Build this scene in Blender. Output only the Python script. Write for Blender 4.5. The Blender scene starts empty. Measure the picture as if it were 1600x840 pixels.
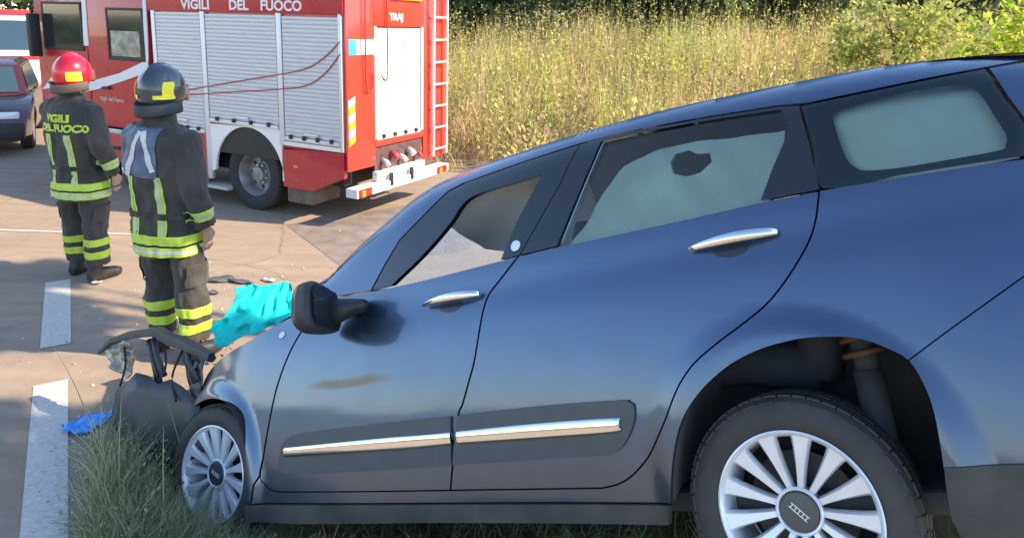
import bpy, bmesh, math, random
import numpy as np
from mathutils import Vector, Matrix, noise
from mathutils.geometry import delaunay_2d_cdt
from mathutils.bvhtree import BVHTree

random.seed(7); rng = np.random.default_rng(7)
scene = bpy.context.scene
COL = scene.collection
R = math.radians

# ------------------------------------------------------------------ camera
PITCH = math.atan(212 / 1109); ROLL = R(1.5)
cam_d = bpy.data.cameras.new('camera'); cam = bpy.data.objects.new('camera', cam_d); COL.objects.link(cam)
_f = Vector((0, math.cos(PITCH), -math.sin(PITCH))); _u = Vector((0, math.sin(PITCH), math.cos(PITCH))); _r = Vector((1, 0, 0))
_up = _u * math.cos(ROLL) - _r * math.sin(ROLL); _rt = _r * math.cos(ROLL) + _u * math.sin(ROLL)
cam.matrix_world = Matrix(((_rt.x, _up.x, -_f.x, 0), (_rt.y, _up.y, -_f.y, 0), (_rt.z, _up.z, -_f.z, 2.12), (0, 0, 0, 1)))
cam_d.sensor_width = 36; cam_d.lens = 36 * 1109 / 1600; cam_d.shift_y = -170 / 1600
cam_d.clip_start = .05; cam_d.clip_end = 3000
scene.camera = cam

# ------------------------------------------------------------------ light
SUN_EL = R(37); SUN_DIR = Vector((math.cos(SUN_EL) * .985, -math.cos(SUN_EL) * .17, math.sin(SUN_EL))).normalized()
world = bpy.data.worlds.new('World'); scene.world = world; world.use_nodes = True
wn = world.node_tree; bg = wn.nodes['Background']
sky = wn.nodes.new('ShaderNodeTexSky'); sky.sky_type = 'NISHITA'; sky.sun_disc = False
sky.sun_elevation = SUN_EL; sky.sun_rotation = math.atan2(SUN_DIR.x, SUN_DIR.y)
sky.dust_density = .35; sky.air_density = 1.1; sky.ozone_density = 2.2
wn.links.new(sky.outputs[0], bg.inputs[0]); bg.inputs[1].default_value = .15
sun_d = bpy.data.lights.new('sun', 'SUN'); sun_d.energy = 4.1; sun_d.angle = R(.55); sun_d.color = (1, .82, .58)
sun = bpy.data.objects.new('sun', sun_d); COL.objects.link(sun)
sun.rotation_euler = SUN_DIR.to_track_quat('Z', 'Y').to_euler(); sun.location = (8, -2, 9)
vs = scene.view_settings; vs.view_transform = 'Standard'; vs.look = 'None'; vs.gamma = 1; vs.use_curve_mapping = False
vs.exposure = 1.35
scene.cycles.max_bounces = 8; scene.cycles.transparent_max_bounces = 16
scene.cycles.use_denoising = True

# ------------------------------------------------------------------ materials
MATS = {}
def mat(name, col=(.5, .5, .5), rough=.6, metal=0., coat=0., spec=.5, var=0., scale=8., bump=0., bscale=60., detail=5., attr=None, emit=0, col2=None, sheen=0, trans=0, stretch=None):
    if name in MATS: return MATS[name]
    m = bpy.data.materials.new(name); m.use_nodes = True; MATS[name] = m
    nt = m.node_tree; b = nt.nodes['Principled BSDF']; N = nt.nodes.new; L = nt.links.new
    b.inputs['Base Color'].default_value = (*col, 1); b.inputs['Roughness'].default_value = rough; b.inputs['Metallic'].default_value = metal
    b.inputs['Coat Weight'].default_value = coat; b.inputs['Coat Roughness'].default_value = .03; b.inputs['Specular IOR Level'].default_value = spec
    b.inputs['Sheen Weight'].default_value = sheen; b.inputs['Transmission Weight'].default_value = trans
    if emit: b.inputs['Emission Color'].default_value = (*col, 1); b.inputs['Emission Strength'].default_value = emit
    tc = N('ShaderNodeTexCoord'); src = tc.outputs['Object']
    if stretch:
        mp = N('ShaderNodeMapping'); mp.inputs['Scale'].default_value = stretch; L(src, mp.inputs[0]); src = mp.outputs[0]
    base = None
    if attr:
        a = N('ShaderNodeAttribute'); a.attribute_name = attr; base = a.outputs['Color']
    if var > 0:
        t = N('ShaderNodeTexNoise'); t.inputs['Scale'].default_value = scale; t.inputs['Detail'].default_value = detail; L(src, t.inputs['Vector'])
        mx = N('ShaderNodeMix'); mx.data_type = 'RGBA'; r = N('ShaderNodeMapRange'); r.inputs[1].default_value = .3; r.inputs[2].default_value = .7
        L(t.outputs['Fac'], r.inputs[0]); L(r.outputs[0], mx.inputs[0])
        if col2 is not None:
            mx.inputs[6].default_value = (*col, 1); mx.inputs[7].default_value = (*col2, 1)
        else:
            mx.inputs[6].default_value = (*[c * (1 - var) for c in col], 1); mx.inputs[7].default_value = (*[min(1, c * (1 + var)) for c in col], 1)
        if base is not None:
            mm = N('ShaderNodeMix'); mm.data_type = 'RGBA'; mm.blend_type = 'MULTIPLY'; mm.inputs[0].default_value = 1
            L(base, mm.inputs[6]); L(mx.outputs[2], mm.inputs[7]); base = mm.outputs[2]
        else: base = mx.outputs[2]
        rr = N('ShaderNodeMapRange'); rr.inputs[3].default_value = max(0, rough - .12 * (rough > .1)); rr.inputs[4].default_value = min(1, rough + .1)
        L(t.outputs['Fac'], rr.inputs[0]); L(rr.outputs[0], b.inputs['Roughness'])
    if base is not None: L(base, b.inputs['Base Color'])
    if bump > 0:
        t2 = N('ShaderNodeTexNoise'); t2.inputs['Scale'].default_value = bscale; t2.inputs['Detail'].default_value = 4; L(src, t2.inputs['Vector'])
        bp = N('ShaderNodeBump'); bp.inputs['Strength'].default_value = bump; bp.inputs['Distance'].default_value = .01
        L(t2.outputs['Fac'], bp.inputs['Height']); L(bp.outputs[0], b.inputs['Normal'])
    return m

def glass_mat(name, tint, refl=1., rough=.0):
    if name in MATS: return MATS[name]
    m = bpy.data.materials.new(name); m.use_nodes = True; MATS[name] = m
    nt = m.node_tree; nt.nodes.remove(nt.nodes['Principled BSDF']); out = nt.nodes['Material Output']; N = nt.nodes.new; L = nt.links.new
    tr = N('ShaderNodeBsdfTransparent'); tr.inputs[0].default_value = (*tint, 1)
    gl = N('ShaderNodeBsdfGlossy'); gl.inputs[0].default_value = (refl, refl, refl, 1); gl.inputs['Roughness'].default_value = rough
    fr = N('ShaderNodeFresnel'); fr.inputs[0].default_value = 1.55
    mx = N('ShaderNodeMixShader'); L(fr.outputs[0], mx.inputs[0]); L(tr.outputs[0], mx.inputs[1]); L(gl.outputs[0], mx.inputs[2]); L(mx.outputs[0], out.inputs[0])
    return m

# ------------------------------------------------------------------ mesh helpers
def tag(o, label=None, cat=None, group=None, kind=None):
    for k, v in (('label', label), ('category', cat), ('group', group), ('kind', kind)):
        if v: o[k] = v
    return o
def obj(name, me, m=None, parent=None, smooth=False):
    if m is not None:
        me.materials.clear()
        for mm in (m if isinstance(m, (list, tuple)) else [m]): me.materials.append(mm)
    if smooth: me.polygons.foreach_set('use_smooth', [True] * len(me.polygons))
    o = bpy.data.objects.new(name, me); COL.objects.link(o)
    if parent: o.parent = parent
    return o
def mk(name, v, f, m=None, parent=None, smooth=False):
    me = bpy.data.meshes.new(name); me.from_pydata([tuple(map(float, p)) for p in v], [], [tuple(int(i) for i in q) for q in f]); me.update()
    return obj(name, me, m, parent, smooth)
def empty(name, loc=(0, 0, 0), rz=0., label=None, cat=None, group=None):
    o = bpy.data.objects.new(name, None); COL.objects.link(o); o.location = loc; o.rotation_euler = (0, 0, rz); o.empty_display_size = .1
    return tag(o, label, cat, group)
def bm_obj(name, bm, m=None, parent=None, smooth=False, auto=None):
    bmesh.ops.recalc_face_normals(bm, faces=bm.faces)
    me = bpy.data.meshes.new(name); bm.to_mesh(me); bm.free()
    o = obj(name, me, m, parent, smooth)
    if auto is not None: shade_auto(me, auto)
    return o
def shade_auto(me, ang=35):
    me.polygons.foreach_set('use_smooth', [True] * len(me.polygons))
    bm = bmesh.new(); bm.from_mesh(me)
    for e in bm.edges: e.smooth = not (len(e.link_faces) == 2 and e.calc_face_angle(0) > R(ang))
    bm.to_mesh(me); bm.free()
def box(bm, lo, hi, bev=0., M=None):
    c = [(a + b) / 2 for a, b in zip(lo, hi)]; s = [abs(b - a) for a, b in zip(lo, hi)]
    r = bmesh.ops.create_cube(bm, size=1, matrix=Matrix.Translation(c) @ Matrix.Diagonal((*s, 1)))
    if bev > 0:
        es = list({e for v in r['verts'] for e in v.link_edges}); rr = bmesh.ops.bevel(bm, geom=es, offset=min(bev, min(s) * .45), segments=2, affect='EDGES', profile=.6)
        vs = list({v for f in rr['faces'] for v in f.verts} | {v for v in r['verts'] if v.is_valid})
    else: vs = r['verts']
    if M is not None: bmesh.ops.transform(bm, matrix=M, verts=vs)
    return vs
def boxo(name, lo, hi, m, parent=None, bev=.004):
    bm = bmesh.new(); box(bm, lo, hi, bev); return bm_obj(name, bm, m, parent, auto=40)
def frame_at(p, t, ref=Vector((0, 0, 1))):
    t = t.normalized(); 
    if abs(t.dot(ref)) > .95: ref = Vector((1, 0, 0))
    a = ref.cross(t).normalized(); b = t.cross(a).normalized(); return a, b
def loft(bm, pts, rad, seg=12, cap=True, ref=Vector((0, 0, 1)), power=2.):
    """tube through pts; rad entries are r or (ra, rb)"""
    pts = [Vector(p) for p in pts]; rings = []
    for i, p in enumerate(pts):
        t = (pts[min(i + 1, len(pts) - 1)] - pts[max(i - 1, 0)])
        a, b = frame_at(p, t, ref); r = rad[i] if isinstance(rad, (list, tuple)) else rad
        ra, rb = r if isinstance(r, (tuple, list)) else (r, r)
        ring = []
        for k in range(seg):
            th = 2 * math.pi * k / seg; c, s = math.cos(th), math.sin(th)
            c = math.copysign(abs(c) ** (2 / power), c); s = math.copysign(abs(s) ** (2 / power), s)
            ring.append(bm.verts.new(p + a * ra * c + b * rb * s))
        rings.append(ring)
    for i in range(len(rings) - 1):
        for k in range(seg): bm.faces.new((rings[i][k], rings[i][(k + 1) % seg], rings[i + 1][(k + 1) % seg], rings[i + 1][k]))
    if cap: bm.faces.new(rings[0][::-1]); bm.faces.new(rings[-1])
    return rings
def tube(name, pts, rad, m, parent=None, seg=8):
    bm = bmesh.new(); loft(bm, pts, rad, seg); return bm_obj(name, bm, m, parent, True)
def lathe(bm, prof, seg=32, axis='Y', closed=False):
    """prof: (along axis, radius)"""
    rings = []
    for (a, r) in prof:
        ring = []
        for k in range(seg):
            th = 2 * math.pi * k / seg; p = (r * math.cos(th), a, r * math.sin(th))
            ring.append(bm.verts.new(p))
        rings.append(ring)
    n = len(rings)
    for i in range(n - 1 + closed):
        for k in range(seg): bm.faces.new((rings[i][k], rings[i][(k + 1) % seg], rings[(i + 1) % n][(k + 1) % seg], rings[(i + 1) % n][k]))
    return rings
def crv(pts, n=6):
    """Catmull-Rom through 2D/3D points"""
    P = [np.array(p, float) for p in pts]
    if len(P) < 3: return [tuple(p) for p in P]
    out = []
    for i in range(len(P) - 1):
        p0 = P[i - 1] if i else 2 * P[0] - P[1]; p1, p2 = P[i], P[i + 1]; p3 = P[i + 2] if i + 2 < len(P) else 2 * P[-1] - P[-2]
        for k in range(n):
            t = k / n; out.append(tuple(.5 * (2 * p1 + (p2 - p0) * t + (2 * p0 - 5 * p1 + 4 * p2 - p3) * t * t + (3 * p1 - p0 - 3 * p2 + p3) * t ** 3)))
    out.append(tuple(P[-1])); return out
def np_mesh(name, V, F, m, colors=None, parent=None, smooth=False):
    """V (n,3), F list of arrays of (k,3) or (k,4)"""
    me = bpy.data.meshes.new(name); me.vertices.add(len(V)); me.vertices.foreach_set('co', np.ascontiguousarray(V, np.float32).ravel())
    if not isinstance(F, list): F = [F]
    li = np.concatenate([f.ravel() for f in F]); tot = np.concatenate([np.full(len(f), f.shape[1]) for f in F]); st = np.concatenate([[0], np.cumsum(tot)[:-1]])
    me.loops.add(len(li)); me.loops.foreach_set('vertex_index', li.astype(np.int32)); me.polygons.add(len(tot))
    me.polygons.foreach_set('loop_start', st.astype(np.int32)); me.polygons.foreach_set('loop_total', tot.astype(np.int32))
    me.update(calc_edges=True); me.validate()
    if colors is not None:
        a = me.color_attributes.new('Col', 'FLOAT_COLOR', 'POINT'); c = np.ones((len(V), 4), np.float32); c[:, :3] = colors; a.data.foreach_set('color', c.ravel())
    return obj(name, me, m, parent, smooth)
def poly_inset(poly, d):
    P = np.array(poly); n = len(P); area = .5 * np.sum(P[:, 0] * np.roll(P[:, 1], -1) - np.roll(P[:, 0], -1) * P[:, 1])
    if area < 0: P = P[::-1]
    if d == 0: return P
    e = np.roll(P, -1, 0) - P; L = np.linalg.norm(e, axis=1); keep = L > 1e-6; P = P[keep]; e = np.roll(P, -1, 0) - P; e /= np.linalg.norm(e, axis=1)[:, None]
    nrm = np.stack([-e[:, 1], e[:, 0]], 1); n0 = np.roll(nrm, 1, 0); b = n0 + nrm; l = np.einsum('ij,ij->i', b, nrm); l = np.where(l < .5, .5, l)
    return P + b / l[:, None] * d
def inside(poly, pts):
    x, y = pts[:, 0], pts[:, 1]; r = np.zeros(len(pts), bool); n = len(poly)
    for i in range(n):
        x1, y1 = poly[i]; x2, y2 = poly[(i + 1) % n]
        c = (y1 > y) != (y2 > y); xi = (x2 - x1) * (y - y1) / (y2 - y1 + 1e-12) + x1; r ^= c & (x < xi)
    return r
def fill2d(poly, res, holes=()):
    poly = np.array(poly); loops = [poly] + [np.array(h) for h in holes]; pts = []; edges = []
    for lp in loops:
        b = len(pts); pts += [tuple(p) for p in lp]; edges += [(b + i, b + (i + 1) % len(lp)) for i in range(len(lp))]
    lo, hi = poly.min(0), poly.max(0); gx = np.arange(lo[0] + res * .5, hi[0], res); gy = np.arange(lo[1] + res * .5, hi[1], res)
    G = np.array([(x + (j % 2) * res * .5, y) for j, y in enumerate(gy) for x in gx]).reshape(-1, 2)
    if len(G):
        ok = inside(poly, G)
        for h in holes: ok &= ~inside(np.array(h), G)
        G = G[ok]; B = np.concatenate(loops)
        if len(G):
            d = np.min(np.linalg.norm(G[:, None] - B[None], axis=2), axis=1); G = G[d > res * .45]
    pts += [tuple(p) for p in G]
    v, e, f, *_ = delaunay_2d_cdt([Vector(p) for p in pts], edges, [], 1 if not holes else 0, 1e-6)
    V = np.array([tuple(p) for p in v]); F = np.array([tuple(q) for q in f], int)
    if len(F):
        c = V[F].mean(1); ok = inside(poly, c)
        for h in holes: ok &= ~inside(np.array(h), c)
        F = F[ok]
    return V, F

def terrain_noise(x, y, s, seed=0):
    return noise.noise(Vector((x * s, y * s, seed)))
# ------------------------------------------------------------------ terrain
VERGE = np.array([(11.6, -20), (3.47, -6.2), (-.2, 0.), (-1.72, 2.57), (-2.02, 3.12), (-2.06, 3.36), (-1.9, 3.56), (-1.45, 3.95), (-1.0, 4.9), (.5, 5.9), (3, 6.6), (8, 6.9), (30, 5), (30, -20)])
WEEDS = np.array([(-14, 30), (-3.6, 13.0), (-1.05, 10.1), (2, 8.9), (6, 8.1), (14, 7.2), (30, 5.6)])
def seg_dist(P, A):
    d = np.full(len(P), 1e9)
    for i in range(len(A) - 1):
        a, b = A[i], A[i + 1]; ab = b - a; t = np.clip(((P - a) @ ab) / (ab @ ab), 0, 1); d = np.minimum(d, np.linalg.norm(P - (a + t[:, None] * ab), axis=1))
    return d
def sstep(a, b, x): t = np.clip((x - a) / (b - a), 0, 1); return t * t * (3 - 2 * t)
WPOLY = np.vstack([WEEDS, [(60, 5.6), (60, 80), (-40, 80)]])
def height(P):
    P = np.atleast_2d(np.asarray(P, float)); x, y = P[:, 0], P[:, 1]
    d = np.where(inside(VERGE, P), seg_dist(P, np.vstack([VERGE, VERGE[:1]])), 0)
    pl = -.30 + .1727 * (x + 1.335) - .468 * (y - 2.936)
    k = .12; pl = -k * np.log(np.exp(-pl / k) + np.exp(-.46 / k)); pl = np.maximum(pl, -.8)
    w = .42 + .9 * sstep(1.9, .2, y)
    z = pl * sstep(0, w, d)
    e = np.where(inside(WPOLY, P), seg_dist(P, WEEDS), 0)
    z = z + sstep(0, 7, e) * 1.15 + sstep(5, 40, e) * 2.5 
    n = np.array([noise.noise(Vector((a * 2.1, b * 2.1, 3))) for a, b in P])
    z = z + n * .035 * np.clip(d * 3, 0, 1) + n * .1 * np.clip(e, 0, 1)
    far = (d <= 0) & (e <= 0)
    return np.where(far, -.03, z - .012)
xs = np.concatenate([[-900, -300, -120, -70, -45, -32, -24, -18, -14, -11, -9, -7.5, -6.2, -5.2, -4.4], np.arange(-3.8, 3.2, .07), np.arange(3.2, 9, .3), [9.6, 11, 13, 16, 20, 26, 34, 50, 90, 300, 900]])
ysr = np.concatenate([[-900, -300, -120, -60, -35, -22, -14, -10, -7.5, -6, -5, -4, -3.2, -2.4, -1.6, -1.], np.arange(-.6, 6.2, .07), np.arange(6.3, 16, .35), [17, 19, 22, 26, 32, 42, 60, 100, 300, 900]])
GX, GY = np.meshgrid(xs, ysr); GP = np.stack([GX.ravel(), GY.ravel()], 1); GZ = height(GP)
nx, ny = len(xs), len(ysr); ii = np.arange(nx * ny).reshape(ny, nx)
GF = np.stack([ii[:-1, :-1].ravel(), ii[:-1, 1:].ravel(), ii[1:, 1:].ravel(), ii[1:, :-1].ravel()], 1)
m_ground = mat('dry_earth', (.16, .125, .07), .95, var=.5, scale=3, bump=.6, bscale=40, col2=(.26, .21, .12))
ground = np_mesh('ground', np.column_stack([GP, GZ]), GF, m_ground, smooth=True); tag(ground, kind='structure')
GBVH = BVHTree.FromPolygons([Vector(p) for p in np.column_stack([GP, GZ])], GF.tolist())
def gz(x, y):
    h = GBVH.ray_cast(Vector((x, y, 20)), Vector((0, 0, -1))); return h[0].z if h[0] else 0.

def asphalt():
    m = bpy.data.materials.new('asphalt'); m.use_nodes = True; nt = m.node_tree; b = nt.nodes['Principled BSDF']; N = nt.nodes.new; L = nt.links.new
    tc = N('ShaderNodeTexCoord'); P = tc.outputs['Object']
    def nz(s, d=5, rgh=.55):
        t = N('ShaderNodeTexNoise'); t.inputs['Scale'].default_value = s; t.inputs['Detail'].default_value = d; t.inputs['Roughness'].default_value = rgh; L(P, t.inputs['Vector']); return t.outputs['Fac']
    def ramp(f, a, b_, ca, cb):
        r = N('ShaderNodeMapRange'); r.inputs[1].default_value = a; r.inputs[2].default_value = b_; L(f, r.inputs[0])
        x = N('ShaderNodeMix'); x.data_type = 'RGBA'; L(r.outputs[0], x.inputs[0]); x.inputs[6].default_value = (*ca, 1); x.inputs[7].default_value = (*cb, 1); return x.outputs[2]
    def mul(a, b_):
        x = N('ShaderNodeMix'); x.data_type = 'RGBA'; x.blend_type = 'MULTIPLY'; x.inputs[0].default_value = 1; L(a, x.inputs[6]); L(b_, x.inputs[7]); return x.outputs[2]
    c = ramp(nz(.5, 4), .32, .68, (.30, .23, .17), (.36, .285, .215))
    c = mul(c, ramp(nz(170, 3, .8), .3, .7, (.72, .72, .74), (1.22, 1.2, 1.17)))
    c = mul(c, ramp(nz(9, 4), .3, .75, (.9, .9, .91), (1.07, 1.06, 1.05)))
    mp = N('ShaderNodeMapping'); mp.inputs['Scale'].default_value = (.5, 4.5, 1); mp.inputs['Rotation'].default_value = (0, 0, R(-8)); L(P, mp.inputs[0])
    st = N('ShaderNodeTexNoise'); st.inputs['Scale'].default_value = 1.6; st.inputs['Detail'].default_value = 6; L(mp.outputs[0], st.inputs['Vector'])
    c = mul(c, ramp(st.outputs['Fac'], .3, .7, (.86, .86, .87), (1.08, 1.07, 1.06)))
    v = N('ShaderNodeTexVoronoi'); v.feature = 'DISTANCE_TO_EDGE'; v.inputs['Scale'].default_value = .3
    wp = N('ShaderNodeTexNoise'); wp.inputs['Scale'].default_value = 2.2; wp.inputs['Detail'].default_value = 5; L(P, wp.inputs['Vector'])
    ad = N('ShaderNodeMix'); ad.data_type = 'VECTOR'; ad.inputs[0].default_value = .16; L(P, ad.inputs[4]); L(wp.outputs['Color'], ad.inputs[5]); L(ad.outputs[1], v.inputs['Vector'])
    c = mul(c, ramp(v.outputs['Distance'], .0, .003, (.72, .7, .68), (1, 1, 1)))
    L(c, b.inputs['Base Color']); b.inputs['Roughness'].default_value = .88; b.inputs['Specular IOR Level'].default_value = .3
    bp = N('ShaderNodeBump'); bp.inputs['Strength'].default_value = .5; bp.inputs['Distance'].default_value = .006; L(nz(140, 3, .7), bp.inputs['Height']); L(bp.outputs[0], b.inputs['Normal'])
    return m
ROADP = [tuple(p) for p in VERGE[:-1]] + [(30, 5.6)] + [tuple(p) for p in WEEDS[::-1][1:]] + [(-30, 60), (-60, 60), (-34, 40), (-9, -1.2), (3.4, -21.2)]
V2, F2 = fill2d(np.array(ROADP)[::-1], 3.)
road = mk('road', np.column_stack([V2, np.zeros(len(V2))]), F2, asphalt()); tag(road, kind='structure')

m_line = mat('road_paint', (.56, .54, .50), .8, var=.3, scale=40, bump=.3, bscale=150, detail=10, col2=(.44, .40, .35), stretch=(1, 1, 1))
def marking(pts):
    V, F = fill2d(np.array(pts), .25); o = mk('road_marking', np.column_stack([V, np.full(len(V), .004)]), F, m_line); tag(o, kind='structure'); return o
def dash(a, l, w=.17, d=Vector((-.527, .85))):
    d = d.normalized(); n = Vector((-d.y, d.x)); a = Vector(a); q = [a + n * w / 2, a - n * w / 2, a - n * w / 2 + d * l, a + n * w / 2 + d * l]; return marking([tuple(p) for p in q][::-1])
dash((-2.92, 4.27), 1.33); dash((-1.83, 2.48), 1.56); dash((-.75, .74), 1.33)
dash((-3.3, 6.68), 3.4, .045, Vector((-1, .02)))
V2, F2 = fill2d(np.array([(-2.35, 7.15), (-1.95, 6.6), (-1.42, 5.85), (-.4, 6.5), (-.3, 7.6), (-1.2, 8.1)])[::-1], .5)
tag(mk('road_patch', np.column_stack([V2, np.full(len(V2), .003)]), F2, mat('patch_asphalt', (.21, .17, .15), .9, var=.25, scale=6, bump=.5, bscale=140)), kind='structure')
# ------------------------------------------------------------------ the car (local: x forward from rear axle, y left, z up from wheel centres)
CA, CN, CU = (-.81990093, .45100569, -.35264194), (-.55124569, -.78821134, .27358926), (-.15456606, .41870844, .89487015)
CO = (1.28027853, 2.43613767, .73621505)
car = empty('crashed_car', label='dark blue grey estate car tipped nose down into the grass verge', cat='car')
car.matrix_world = Matrix(((CA[0], CN[0], CU[0], CO[0]), (CA[1], CN[1], CU[1], CO[1]), (CA[2], CN[2], CU[2], CO[2]), (0, 0, 0, 1)))

def paint():
    m = bpy.data.materials.new('metallic_paint'); m.use_nodes = True; nt = m.node_tree; b = nt.nodes['Principled BSDF']; N = nt.nodes.new; L = nt.links.new
    tc = N('ShaderNodeTexCoord'); P = tc.outputs['Object']
    t = N('ShaderNodeTexNoise'); t.inputs['Scale'].default_value = 2.3; t.inputs['Detail'].default_value = 6; L(P, t.inputs['Vector'])
    # road dust, thicker towards the sills
    sx = N('ShaderNodeSeparateXYZ'); L(P, sx.inputs[0]); mr = N('ShaderNodeMapRange'); mr.inputs[1].default_value = .35; mr.inputs[2].default_value = -.15; mr.inputs[3].default_value = 0; mr.inputs[4].default_value = .4; L(sx.outputs['Z'], mr.inputs[0])
    t2 = N('ShaderNodeTexNoise'); t2.inputs['Scale'].default_value = 7; t2.inputs['Detail'].default_value = 8; L(P, t2.inputs['Vector'])
    mu = N('ShaderNodeMath'); mu.operation = 'MULTIPLY'; L(mr.outputs[0], mu.inputs[0]); L(t2.outputs['Fac'], mu.inputs[1])
    ad = N('ShaderNodeMath'); ad.operation = 'MULTIPLY_ADD'; L(t.outputs['Fac'], ad.inputs[0]); ad.inputs[1].default_value = .08; L(mu.outputs[0], ad.inputs[2])
    mx = N('ShaderNodeMix'); mx.data_type = 'RGBA'; L(ad.outputs[0], mx.inputs[0]); mx.inputs[6].default_value = (.062, .104, .182, 1); mx.inputs[7].default_value = (.2, .17, .13, 1)
    # brown rub mark on the front door
    def M1(op, a, b_):
        n = N('ShaderNodeMath'); n.operation = op
        for i, v in enumerate((a, b_)):
            if isinstance(v, (int, float)): n.inputs[i].default_value = v
            else: L(v, n.inputs[i])
        return n.outputs[0]
    X, Y, Z = sx.outputs['X'], sx.outputs['Y'], sx.outputs['Z']
    ex = M1('POWER', M1('ABSOLUTE', M1('DIVIDE', M1('SUBTRACT', X, 1.67), .23), 0), 2.5); zc = M1('SUBTRACT', Z, M1('ADD', .338, M1('MULTIPLY', M1('SUBTRACT', t2.outputs['Fac'], .5), .03))); ez = M1('POWER', M1('ABSOLUTE', M1('DIVIDE', zc, .022), 0), 2.)
    ms = N('ShaderNodeMapRange'); ms.inputs[1].default_value = 1.3; ms.inputs[2].default_value = .2; L(M1('ADD', ex, ez), ms.inputs[0]); mk_ = M1('MULTIPLY', M1('MULTIPLY', ms.outputs[0], .75), M1('GREATER_THAN', Y, 0.))
    m2 = N('ShaderNodeMix'); m2.data_type = 'RGBA'; L(mk_, m2.inputs[0]); L(mx.outputs[2], m2.inputs[6]); m2.inputs[7].default_value = (.17, .13, .07, 1); L(m2.outputs[2], b.inputs['Base Color'])
    L(M1('SUBTRACT', 1., M1('MULTIPLY', mk_, 1.1)), b.inputs['Coat Weight']); L(M1('SUBTRACT', .85, M1('MULTIPLY', mk_, .8)), b.inputs['Metallic'])
    rc = N('ShaderNodeMapRange'); rc.inputs[3].default_value = .03; rc.inputs[4].default_value = .13; L(t2.outputs['Fac'], rc.inputs[0]); L(rc.outputs[0], b.inputs['Coat Roughness'])
    rr = N('ShaderNodeMapRange'); rr.inputs[3].default_value = .24; rr.inputs[4].default_value = .4; L(t2.outputs['Fac'], rr.inputs[0]); L(rr.outputs[0], b.inputs['Roughness'])
    return m
M_PAINT = paint()
M_BLACKP = mat('black_plastic', (.03, .031, .034), .55, var=.35, scale=9, bump=.15, bscale=300)
M_DIRTYP = mat('dirty_black_plastic', (.028, .029, .032), .6, var=.5, scale=5, col2=(.085, .078, .066), bump=.2, bscale=200)
M_GLOSSB = mat('gloss_black', (.012, .013, .016), .12, coat=.6)
M_RUBBER = mat('tyre_rubber', (.04, .037, .037), .75, var=.4, scale=6, col2=(.075, .066, .06), bump=.15, bscale=200)
M_SEAL_GAP = mat('rubber_and_gap_shade', (.015, .015, .016), .7)
M_CHROME = mat('chrome', (.86, .86, .85), .07, metal=1)
M_ALLOY = mat('alloy_silver', (.78, .80, .84), .35, metal=.35, coat=.5, var=.06, scale=12)
M_LINER = mat('liner_felt', (.04, .041, .045), .85, var=.5, scale=6, col2=(.08, .072, .062))
M_TRIM = mat('moulding_grey', (.075, .078, .085), .5, var=.1, scale=20, bump=.1, bscale=400)
M_HEAD = mat('headliner', (.82, .81, .78), .9, bump=.1, bscale=200)
M_SEAT = mat('seat_cloth', (.06, .06, .065), .9, bump=.2, bscale=200)
M_BAG = mat('airbag_fabric', (.80, .78, .70), .8, var=.1, scale=5, bump=.25, bscale=14)
M_GLASS = glass_mat('tinted_glass', (.70, .80, .76))
M_CLEAR = glass_mat('clear_glass', (.85, .93, .9))

TX = np.array([-1.1, -.785, -.636, -.472, -.29, -.088, .132, .251, .377, .543, .667, .798, .936, 1.078, 1.225, 1.35, 1.468, 1.587, 1.707, 1.83, 1.936, 2.06])
TZ = np.array([.90, 1.012, 1.047, 1.08, 1.105, 1.123, 1.142, 1.150, 1.156, 1.158, 1.159, 1.157, 1.152, 1.147, 1.138, 1.118, 1.074, 1.004, .933, .855, .785, .70])
_tx = np.arange(-1.1, 2.1, .01); _tz = np.interp(_tx, TX, TZ); _k = np.hanning(17); _k /= _k.sum()
_tz = np.convolve(np.pad(_tz, 8, mode='edge'), _k, 'valid')
def TOP(x): return np.interp(x, _tx, _tz)
def YS(x): 
    t = sstep(1.2, 1.95, x); return .58 + .14 * t + .02 * sstep(-.3, -.8, x)
def yl(z, x=0.): return .900 + .03 * sstep(.6, 2.2, x) - .23 * (z - .13 + .20 * sstep(.6, 2.2, x)) ** 2
def plan(x):
    d = -.2 * np.maximum(0, np.minimum(x, 2.95) - 2.3) ** 2 - .22 * np.maximum(0, -.35 - x) ** 2 - 2.2 * np.maximum(0, -.84 - x) ** 2
    return d
def SURF(x, z):
    x = np.asarray(x, float); z = np.asarray(z, float)
    t = np.maximum(TOP(x), .80); s = np.clip((z - .73) / (t - .73), 0, 1); y0 = yl(.73, x)
    y = np.where(z < .73, yl(np.minimum(z, .73), x), y0 - (y0 - YS(x)) * (.6 * s + .4 * s ** 6)) + plan(x)
    for (cx, cz, r0) in ((-.01, -.03, .345), (2.60, -.01, .335)):
        d = np.hypot(x - cx, z - cz) - r0; y = y + .02 * (1 - sstep(.015, .105, d)) * (z < .6)
    # shallow scoop under the shoulder, light crease above the sill moulding
    y = y - .006 * np.exp(-((z - .60) / .06) ** 2) * sstep(2.3, 2.0, x)
    return y
def surf_normal(x, z, e=.004):
    dx = (SURF(x + e, z) - SURF(x - e, z)) / (2 * e); dz = (SURF(x, z + e) - SURF(x, z - e)) / (2 * e)
    n = np.stack([-dx, np.ones_like(dx), -dz], 1); return n / np.linalg.norm(n, axis=1)[:, None]
def resample(poly, step=.02):
    out = []; n = len(poly)
    for i in range(n):
        a, b = np.array(poly[i]), np.array(poly[(i + 1) % n]); k = max(1, int(np.linalg.norm(b - a) / step))
        out += [tuple(a + (b - a) * j / k) for j in range(k)]
    return out
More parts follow.
